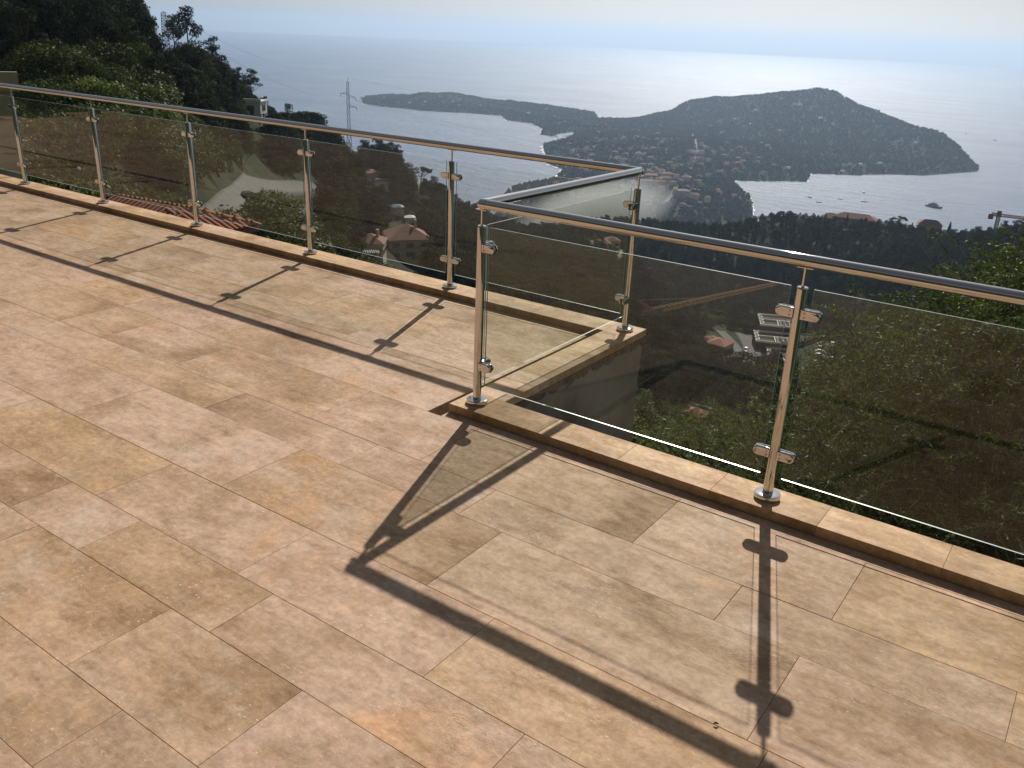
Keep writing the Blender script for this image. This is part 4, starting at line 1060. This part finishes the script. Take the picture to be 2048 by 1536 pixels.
for sd_ in range(2):      # umbrella pine
    h = 10.5; cs = []; rs = []; lm = []
    for k in range(26):
        a = rng.uniform(0, 6.28); r_ = 4.6*math.sqrt(rng.random()); z = h-.9-r_*r_*.07+rng.uniform(-.4, .5); c = (math.cos(a)*r_, math.sin(a)*r_, z)
        cs.append(c); rs.append(rng.uniform(.8, 1.3)); lm.append(((c[0]*.9, c[1]*.9, z-.4), 5.5+rng.random()*2))
    V, F = clumps(cs, rs, 100, .15, .45); mk('umbrella_pine', V, F, M_PINE, trunk_mesh(h*.85, .28, lm[::2]))
for sd_ in range(2):      # cypress
    h = 11.; n = 1900; t = rng.random(n)**.8; a = rng.uniform(0, 6.28, n); r_ = (1.0*np.sin(np.clip(t, 0, 1)*np.pi*.86+.32))*rng.uniform(.6, 1.05, n)*(1+.12*np.sin(a*3+t*9))
    C = np.stack([np.cos(a)*r_, np.sin(a)*r_, .4+t*h], 1); V, F = leaf_quads(C, .20, np.stack([np.cos(a), np.sin(a), a*0+.5], 1)); mk('cypress', V, F, M_CYP, trunk_mesh(h*.6, .14, []))
for sd_ in range(4):      # round broadleaf
    h = rng.uniform(4.6, 6.4); cs = []; rs = []; lm = []
    for k in range(20):
        d = rng.standard_normal(3); d /= np.linalg.norm(d); c = (d[0]*2.1, d[1]*2.1, h*.56+d[2]*h*.30); cs.append(c); rs.append(rng.uniform(.75, 1.35)); lm.append((c, h*.3))
    V, F = clumps(cs, rs, 120, .12, .8); mk('broadleaf', V, F, M_BROAD if sd_ % 2 else M_OLIVE, trunk_mesh(h*.6, .2, lm[::3]))
for sd_ in range(3):      # scrub bush
    cs = []; rs = []
    for k in range(8): a = rng.uniform(0, 6.28); r_ = rng.uniform(0, 1.1); cs.append((math.cos(a)*r_, math.sin(a)*r_, rng.uniform(.3, 1.0))); rs.append(rng.uniform(.5, .9))
    V, F = clumps(cs, rs, 75, .12, .8); mk('scrub', V, F, (M_SCRUB, M_BROAD, M_OLIVE)[sd_], trunk_mesh(.6, .08, []))
for sd_ in range(3):      # fine-leaved shrub for close range
    cs = []; rs = []
    for k in range(14): a = rng.uniform(0, 6.28); r_ = rng.uniform(0, 1.5); cs.append((math.cos(a)*r_, math.sin(a)*r_, rng.uniform(.4, 2.6-r_*.6))); rs.append(rng.uniform(.5, .9))
    V, F = clumps(cs, rs, 760, .045, .8); mk('shrub', V, F, (M_OLIVE, M_BROAD, M_BROAD)[sd_], trunk_mesh(1.6, .08, [(c, .5) for c in cs[::2]]))
for sd_ in range(3):      # very distant tree
    cs = []; rs = []
    for k in range(7): a = rng.uniform(0, 6.28); r_ = rng.uniform(0, 3.0); cs.append((math.cos(a)*r_, math.sin(a)*r_, rng.uniform(2.5, 8.5-r_))); rs.append(rng.uniform(1.6, 2.6))
    V, F = clumps(cs, rs, 4.2, 1.1, .8); mk('far', V, F, M_PINE if sd_ else M_CYP, None)
for i in range(2, len(POLY)): pass
CL = np.array(CLEAR)
def clear_ok(x, y, pad=1.5):
    ok = np.ones(len(x), bool)
    for i in range(0, len(x), 4000):
        d = np.hypot(x[i:i+4000, None]-CL[None, :, 0], y[i:i+4000, None]-CL[None, :, 1]); ok[i:i+4000] = (d > CL[None, :, 2]+pad).all(1)
    return ok
# sight line test so that trees stand where the picture can see them
_bb = np.radians(np.arange(-74, 7, .5)); _dd = np.exp(np.linspace(math.log(6), math.log(4600), 260))
_B, _D = np.meshgrid(_bb, _dd); _h = height((CAM[0]+np.sin(_B)*_D).ravel(), (CAM[1]+np.cos(_B)*_D).ravel()).reshape(_B.shape)
_t = (_h-CAM[2])/_D; _tm = np.maximum.accumulate(_t, 0)
def visible(x, y, z, top=10):
    b_ = np.arctan2(x-CAM[0], y-CAM[1]); D = np.hypot(x-CAM[0], y-CAM[1])
    bi = np.clip(((b_-_bb[0])/R(.5)).astype(int), 0, len(_bb)-1); di = np.clip(np.searchsorted(_dd, D)-2, 0, len(_dd)-1)
    return (z+top-CAM[2])/D > _tm[di, bi]-.004
def scatter(n, d0, d1, b0=-70.0, b1=3.5):
    D = np.sqrt(rng.uniform(d0*d0, d1*d1, n)); b_ = np.radians(rng.uniform(b0, b1, n)); x = CAM[0]+np.sin(b_)*D; y = CAM[1]+np.cos(b_)*D
    z = height(x, y); k = (z > Z_SEA+1.2) & visible(x, y, z); x, y, z = x[k], y[k], z[k]; k = clear_ok(x, y); return x[k], y[k], z[k]
FOR = []    # x,y,z,scale,kind
def kinds(x, y, D):
    w = vnoise(x/28+4, y/28)+.4*rng.standard_normal(len(x)); b_ = np.degrees(np.arctan2(x-CAM[0], y-CAM[1])); out = np.empty(len(x), object)
    for i in range(len(x)):
        left = b_[i] < -42 and D[i] > 170
        r_ = rng.random()
        if left: out[i] = 'pine' if r_ < .72 else ('broadleaf' if r_ < .93 else 'cypress')
        elif D[i] < 170: out[i] = 'scrub' if w[i] < -.4 else 'broadleaf'
        elif D[i] > 560: out[i] = 'pine' if r_ < .45 else ('broadleaf' if r_ < .94 else 'cypress')
        else: out[i] = ('broadleaf' if w[i] > -.9 else 'scrub') if r_ < .72 else ('pine' if r_ < .96 else 'cypress')
    return out
for n, d0, d1, sc in ((2600, 19, 60, (.5, .9)), (4600, 60, 200, (.6, 1.2)), (13000, 200, 450, (.7, 1.4)), (34000, 450, 1000, (.75, 1.2))):
    x, y, z = scatter(n, d0, d1)
    if 60 <= d0 < 450: k_ = (vnoise(x/13+31, y/13)+.6*vnoise(x/5, y/5+7)) > -.45; x, y, z = x[k_], y[k_], z[k_]
    D = np.hypot(x-CAM[0], y-CAM[1]); kd = kinds(x, y, D)
    for a in zip(x, y, z, rng.uniform(*sc, len(x)), kd):
        k = a[4]; s_ = a[3]*(.62 if math.hypot(a[0]-CAM[0], a[1]-CAM[1]) > 600 else 1)
        if k == 'scrub': s_ *= rng.uniform(1.0, 1.8)
        if d0 == 19:
            k = 'shrub'; s_ = s_*1.3
            if 1150 < proj(a[:3])[0] < 2600 and rng.random() < .5: continue
        FOR.append((a[0], a[1], a[2]-.2, s_, k))
# extra pines on the left hill and its crest
x, y, z = scatter(1700, 120, 290, -68, -45); 
for a in zip(x, y, z): FOR.append((a[0], a[1], a[2]-.3, rng.uniform(.55, .95), 'pine' if rng.random() < .8 else 'broadleaf'))
x, y, z = scatter(95000, 1000, 4500, -48, -5)
for a in zip(x, y, z): FOR.append((a[0], a[1], a[2]-1.0, rng.uniform(.45, 1.1), 'far'))
# nothing may rise above the skyline of the left crest
SKX = [-900, 250, 285, 300, 312, 335, 400, 425, 470, 500, 530, 560, 600, 650, 700, 760, 800, 830, 880, 920, 960, 1000, 1050, 1100]
SKY = [-900, -40, 18, 62, 104, 114, 112, 122, 152, 190, 215, 240, 238, 245, 265, 282, 305, 348, 372, 396, 413, 436, 450, 440]
def cap(f):
    if f[4] == 'far': return f
    u, v_ = proj(np.array(f[:3])); 
    if not np.isfinite(u) or u > 1100 or u < -200: return f
    hg = {'pine': 11.5, 'broadleaf': 6, 'scrub': 1.8, 'cypress': 11.5, 'shrub': 3}[f[4]]; top = float(np.interp(u, SKX, SKY)); room = (v_-top)/ppm(f[:3])
    return None if room < 1.2 else (f[0], f[1], f[2], min(f[3], room/hg*random.uniform(.8, 1.1)), f[4])
FOR = [f for f in (cap(f) for f in FOR) if f is not None and f[3] > .16]
# individually placed trees
def place_tree(kind, p, sc, label, group=None, v=None, rz=None):
    cr_, tr_ = PROTO[kind][random.randrange(len(PROTO[kind])) if v is None else v]
    nm = {'pine': 'pine_tree', 'umbrella_pine': 'umbrella_pine', 'cypress': 'cypress', 'broadleaf': 'broadleaf_tree', 'scrub': 'bush', 'shrub': 'shrub'}[kind]
    o = empty(nm, p, random.random()*6.28 if rz is None else rz); o.scale = (sc, sc, sc*random.uniform(.93, 1.08)); tag(o, label, {'pine': 'pine tree', 'umbrella_pine': 'pine tree', 'cypress': 'cypress', 'broadleaf': 'tree', 'scrub': 'bush', 'shrub': 'shrub'}[kind], group)
    link('crown', cr_, o); link('trunk', tr_, o); return o
SPECIAL = [('pine', 378, 118, 255, 1.25, 'tall double-headed pine just right of the slender pylon'), ('pine', 352, 122, 250, .95, 'slightly lower pine touching the slender pylon'),
 ('pine', 430, 152, 262, 1.15, 'broad dark pine at the right end of the left hill skyline'), ('pine', 262, 62, 240, 1.2, 'tall pine leaning against the sky above the top left slope'), ('pine', 285, 84, 245, 1.0, 'dense pine on the skyline left of the slender pylon'),
 ('pine', 505, 200, 275, 1.0, 'dark pine on the skyline above the white flat-roofed villa'), ('pine', 480, 180, 270, .9, 'rounded pine left of the one above the white villa'), ('pine', 530, 205, 285, .7, 'small pine leaning at the skyline edge above the white villa'),
 ('pine', 577, 250, 300, .95, 'pointed pine standing alone against the sea left of the small cypress'), ('cypress', 629, 240, 310, .62, 'small slim cypress on the skyline left of the tall pylon'), ('broadleaf', 600, 252, 305, 1.2, 'rounded bushy tree between the pointed pine and the slim cypress'),
 ('pine', 655, 272, 330, .8, 'low pine on the crest just left of the tall pylon'), ('cypress', 742, 312, 400, .8, 'tall dark cypress right of the tall pylon base'), ('cypress', 716, 308, 395, .6, 'short cypress left of the tall dark cypress'),
 ('pine', 795, 345, 420, .62, 'pine leaning to the right over the sea behind the handrail'), ('umbrella_pine', 842, 373, 428, 1.15, 'umbrella pine with a bare trunk on the green lawn'), ('broadleaf', 876, 382, 440, .7, 'small palm-like tree right of the umbrella pine'),
 ('umbrella_pine', 1573, 442, 690, 1.5, 'large umbrella pine left of the ridge villa'), ('umbrella_pine', 1797, 446, 700, 1.1, 'umbrella pine right of the ridge villa'), ('broadleaf', 1633, 440, 685, 1.6, 'dark conical tree at the left end of the ridge villa'),
 ('cypress', 1651, 436, 700, .9, 'cypress nearest the dark conical tree on the ridge'), ('cypress', 1671, 434, 705, .9, 'second cypress behind the ridge villa roof'), ('cypress', 1695, 434, 705, .95, 'third cypress behind the ridge villa roof'),
 ('cypress', 1826, 444, 700, .9, 'cypress standing right of the second umbrella pine'), ('cypress', 1841, 446, 700, .8, 'leftmost of the two close cypresses by the low ridge house'), ('cypress', 1850, 446, 700, .85, 'rightmost of the two close cypresses by the low ridge house'),
 ('cypress', 1900, 452, 700, 1.25, 'stout dark cypress alone right of the low ridge house'), ('broadleaf', 1978, 462, 660, 1.3, 'round dark tree left of the grey crane mast'), ('broadleaf', 2030, 468, 650, 1.2, 'round tree at the right edge beside the crane'),
 ('umbrella_pine', 1029, 391, 1560*1.13, 1.3, 'twin-crowned pine on the point above the rail corner'), ('umbrella_pine', 1052, 389, 1570*1.13, 1.2, 'second pine right of the twin-crowned pine on the point'),
 ('cypress', 668, 372, 240, .6, 'thin bare-trunked tree beside the grey lane'), ('cypress', 1292, 745, 120, .75, 'dark cypress just outside the parapet corner'), ('cypress', 1308, 752, 125, .6, 'shorter cypress beside the one outside the parapet corner')]
for kd, px, py, D, sc, lb in SPECIAL:
    p = Vector(at(px, py, D)); g = height(p.x, p.y)[0]
    p.z = g-.2 if g > Z_SEA+1 else p.z
    place_tree(kd, p, sc, lb)
# the 240 largest remaining trees as things
def szof(f):
    hgt = {'pine': 11, 'broadleaf': 5.5, 'scrub': 1.6, 'cypress': 11, 'far': 8, 'shrub': 2.8}[f[4]]*f[3]
    u, v_ = proj(np.array(f[:3])+[0, 0, hgt*.5])
    if not (0 < u < 2048 and 0 < v_ < 1000): return 0
    return hgt*ppm(f[:3])
sz = np.array([szof(f) if np.hypot(f[0]-CAM[0], f[1]-CAM[1]) < 420 else 0 for f in FOR]); order = np.argsort(-sz)[:240]; pick = set(order.tolist())
ZN = ('on the steep left hillside', 'on the slope behind the back glass panels', 'in the valley seen through the near glass')
NMK = {'pine': 'dark green pine', 'broadleaf': 'rounded leafy tree', 'scrub': 'low dry bush', 'cypress': 'slim dark cypress', 'far': 'tree', 'shrub': 'leafy shrub'}
for i in order:
    f = FOR[i]; u = float(proj(f[:3])[0]); zn = ZN[0 if u < 520 else (1 if u < 1000 else 2)]
    lb = NMK[f[4]]+' '+zn; place_tree(f[4], f[:3], f[3], lb, lb.replace(' tree', ' trees') if ' tree' in lb else lb+' group')
# the others: geometry nodes instances, one object
def forest(name, items, kset, label):
    pc = bpy.data.collections.new(name+' kinds'); idx = {}; n = 0
    for k in kset:
        idx[k] = []
        for (cr_, tr_) in PROTO[k]:
            q = bpy.data.objects.new('%03d tree kind' % n, None) if False else None
            me = cr_
            if tr_ is not None:
                bm = bmesh.new(); bm.from_mesh(cr_); nf = len(bm.faces); bm.from_mesh(tr_); bm.faces.ensure_lookup_table()
                for fc in bm.faces[nf:]: fc.material_index = 1
                me = bpy.data.meshes.new(k+' tree'); bm.to_mesh(me); bm.free(); me.materials.append(cr_.materials[0]); me.materials.append(M_BARK)
            pc.objects.link(bpy.data.objects.new('%03d tree kind' % n, me)); idx[k].append(n); n += 1
    P_ = np.array([f[:3] for f in items], np.float32); me = bpy.data.meshes.new(name); me.vertices.add(len(P_)); me.vertices.foreach_set('co', P_.ravel())
    for nm, ty, vals in (('kindi', 'INT', [idx[f[4]][rng.integers(len(idx[f[4]]))] for f in items]), ('sc', 'FLOAT', [f[3] for f in items]), ('rot', 'FLOAT', list(rng.uniform(0, 6.28, len(items))))):
        at_ = me.attributes.new(nm, ty, 'POINT'); at_.data.foreach_set('value', vals)
    o = link(name, me); tag(o, label, kind='stuff')
    ng = bpy.data.node_groups.new(name, 'GeometryNodeTree'); ng.interface.new_socket('Geometry', in_out='INPUT', socket_type='NodeSocketGeometry'); ng.interface.new_socket('Geometry', in_out='OUTPUT', socket_type='NodeSocketGeometry')
    N = ng.nodes; gi = N.new('NodeGroupInput'); go = N.new('NodeGroupOutput'); ip = N.new('GeometryNodeInstanceOnPoints'); ci = N.new('GeometryNodeCollectionInfo')
    ci.inputs['Collection'].default_value = pc; ci.inputs['Separate Children'].default_value = True; ci.inputs['Reset Children'].default_value = True
    def na(nm, ty):
        a = N.new('GeometryNodeInputNamedAttribute'); a.data_type = ty; a.inputs['Name'].default_value = nm; return a.outputs['Attribute']
    ip.inputs['Pick Instance'].default_value = True
    cx = N.new('ShaderNodeCombineXYZ'); ng.links.new(na('rot', 'FLOAT'), cx.inputs[2]); sx = N.new('ShaderNodeCombineXYZ'); sc_ = na('sc', 'FLOAT')
    for i in range(3): ng.links.new(sc_, sx.inputs[i])
    ng.links.new(gi.outputs[0], ip.inputs['Points']); ng.links.new(ci.outputs[0], ip.inputs['Instance']); ng.links.new(na('kindi', 'INT'), ip.inputs['Instance Index'])
    ng.links.new(cx.outputs[0], ip.inputs['Rotation']); ng.links.new(sx.outputs[0], ip.inputs['Scale']); ng.links.new(ip.outputs[0], go.inputs[0])
    md = o.modifiers.new('instances', 'NODES'); md.node_group = ng; return o
near = [f for i, f in enumerate(FOR) if i not in pick and f[4] != 'far']; fars = [f for f in FOR if f[4] == 'far']
forest('hillside_forest', near, ('pine', 'cypress', 'broadleaf', 'scrub', 'shrub'), 'mixed pine, olive and scrub woodland covering the hillside and ridge')
forest('headland_forest', fars, ('far',), 'distant dark woodland covering the headlands and the town slope')

# ------------------------------------------------------------------ olive tree beyond the near parapet
def olive():
    o = empty('olive_tree', (5.2, 3.6, -9)); tag(o, 'large olive tree with fine silvery green leaves just beyond the near parapet on the right', 'tree')
    base = Vector((0, 0, 0)); q = MB(); top = Vector((-.3, -.4, 5.2)); q.tube([base, (-.2, .1, 2.5), top], [.32, .24, .17], 10)
    tw = MB(); LV = []; LN = []
    cl = [(2095,545,9.2,.6),(2040,565,9.0,.5),(1960,610,9.0,.5),(1920,660,8.8,.5),(2010,630,8.6,.6),(2080,680,8.0,.8),(1960,640,8.0,.8),(1890,640,8.6,.5),(1990,760,7.6,.9),(1880,740,7.6,.8),(1780,720,8.2,.65),(2090,860,7.0,.9),(1940,880,7.0,.85),(1810,850,7.2,.8),(1690,800,7.8,.65),(1610,850,7.8,.55),
          (1700,920,7.0,.7),(1560,930,7.4,.55),(1470,880,7.8,.5),(1400,900,7.9,.4),(1850,980,6.6,.7),(1980,1020,6.2,.7),(2080,1060,6.0,.7),(1740,1010,6.6,.55),(1640,985,6.9,.5),(1520,970,7.3,.45),(1700,660,8.9,.4),(1650,740,8.5,.45),
          (2100,760,9.5,1.1),(1950,700,10,1.1),(1850,850,9.5,1.1),(2000,950,8.5,1.1),(1700,900,9,.9),(1560,960,8.6,.7),(2100,1120,6.4,.7),(1900,1080,6.6,.6),(2070,590,8.6,.5),(2120,600,8.2,.6),(1985,650,8.4,.6),(1930,680,7.6,.8),(2060,700,7.2,.8),(1850,800,7.4,.8),(1960,800,6.9,.8),(2090,960,6.4,.8),(1900,940,6.6,.7),(1770,790,7.9,.7),(1740,870,7.4,.7),(2040,700,7.0,.6),(1330,885,8.4,.3)]
    org = Vector(o.location)
    for px, py, D, r_ in cl:
        c = Vector(at(px, py, D))-org
        b0 = top*random.uniform(.75, 1.0); mid = b0.lerp(c, .5)+Vector((0, 0, -.25)); q.tube([b0, mid, c], [.075, .045, .014], 6, cap=False)
        for k in range(int(66*r_/.7)+8):
            d = Vector(rng.standard_normal(3)); d.normalize(); st = c+d*r_*random.uniform(.05, .75); d2 = (d+Vector((0, 0, .55))+Vector(rng.standard_normal(3))*.35).normalized(); L = random.uniform(.30, .62)
            n = 7; pts = [st+d2*L*t+Vector((0, 0, -.16*L*t*t*3)) for t in np.linspace(0, 1, n)]
            tw.tube(pts, [.0032-.0022*t for t in np.linspace(0, 1, n)], 3, cap=False)
            m_ = int(L/.021)
            for j in range(m_):
                t = .12+.88*j/m_; i = min(int(t*(n-1)), n-2); f = t*(n-1)-i; p = pts[i].lerp(pts[i+1], f); ax = (pts[i+1]-pts[i]).normalized()
                sd2 = ax.cross(Vector((0, 0, 1))).normalized(); sd2 = (sd2*math.cos(j*1.571)+ax.cross(sd2)*math.sin(j*1.571))*(1 if j % 2 else -1)
                ld = (ax*.75+sd2+Vector(rng.standard_normal(3))*.22).normalized(); LV.append(p); LN.append(ld)
    P_ = np.array(LV); Dn = np.array(LN); n = len(P_); ln = rng.uniform(.034, .056, n)[:, None]
    W = np.cross(Dn, rng.standard_normal((n, 3))); W /= np.linalg.norm(W, axis=1, keepdims=True); W *= ln*.15; Nn = np.cross(Dn, W/np.linalg.norm(W, axis=1, keepdims=True))*ln*.06
    V = np.stack([P_, P_+Dn*ln*.45-W+Nn, P_+Dn*ln, P_+Dn*ln*.45+W+Nn], 1).reshape(-1, 3)
    lf = link('leaves', np_mesh('leaves', V, np.arange(4*n).reshape(n, 4), [M_OLIVE]), o); tag(lf, kind='stuff')
    q.build('trunk', M_BARK, o, smooth=60); t_ = tw.build('twigs', M_TWIG, o); tag(t_, kind='stuff')
    return n
print('olive leaves', olive())

p = at_z(1432, 1449, -H_FLOOR+.003); q = MB(); V = []; F = []
for i in range(7):
    t = i/6; w = .005*math.sin(math.pi*(t*.9+.05))
    for sgn in (-1, 0, 1): V.append(((t-.5)*.022, sgn*w, .004*abs(sgn)+.004*math.sin(t*3)))
for i in range(6):
    for k in (0, 1): F.append((i*3+k, i*3+k+1, i*3+k+4, i*3+k+3))
q.add(V, F); o = q.build('dry_leaf', M_BARK, None, p, (0, 0, .6)); o.scale = (.7, .9, .7); tag(o, 'tiny curled brown dry leaf lying on the joint beside the rail shadow', 'leaf')
# ------------------------------------------------------------------ smoke over the coast
def smoke():
    mt, nt, b = new_mat('thin white smoke'); nt.nodes.remove(b)
    v = coords(nt, 'Generated'); vo = coords(nt, 'Object')
    vm = nt.nodes.new('ShaderNodeVectorMath'); vm.operation = 'DISTANCE'; nt.links.new(v, vm.inputs[0]); vm.inputs[1].default_value = (.5, .5, .5)
    fall = ramp(nt, vm.outputs['Value'], [(.12, gray(1)), (.48, gray(0))]); n = noise(nt, vo, .035, 3, .6, .6)
    dn = mth(nt, 'MULTIPLY', mth(nt, 'MULTIPLY', fall, ramp(nt, n, [(.36, gray(0)), (.64, gray(1))])), .10)
    pv = nt.nodes.new('ShaderNodeVolumePrincipled'); pv.inputs['Color'].default_value = (.9, .95, .97, 1); nt.links.new(dn, pv.inputs['Density']); pv.inputs['Anisotropy'].default_value = .3
    nt.links.new(pv.outputs[0], nt.nodes['Material Output'].inputs['Volume'])
    bm = bmesh.new(); bmesh.ops.create_icosphere(bm, subdivisions=3, radius=1); me = bpy.data.meshes.new('smoke'); bm.to_mesh(me); bm.free(); me.materials.append(mt)
    p = at(1190, 425, 950); o = link('smoke', me, None, p); o.scale = (95, 60, 36); o.rotation_euler = (0, R(-14), math.radians(35)); tag(o, 'thin white smoke drifting over the coast behind the rail corner', kind='stuff')
smoke()
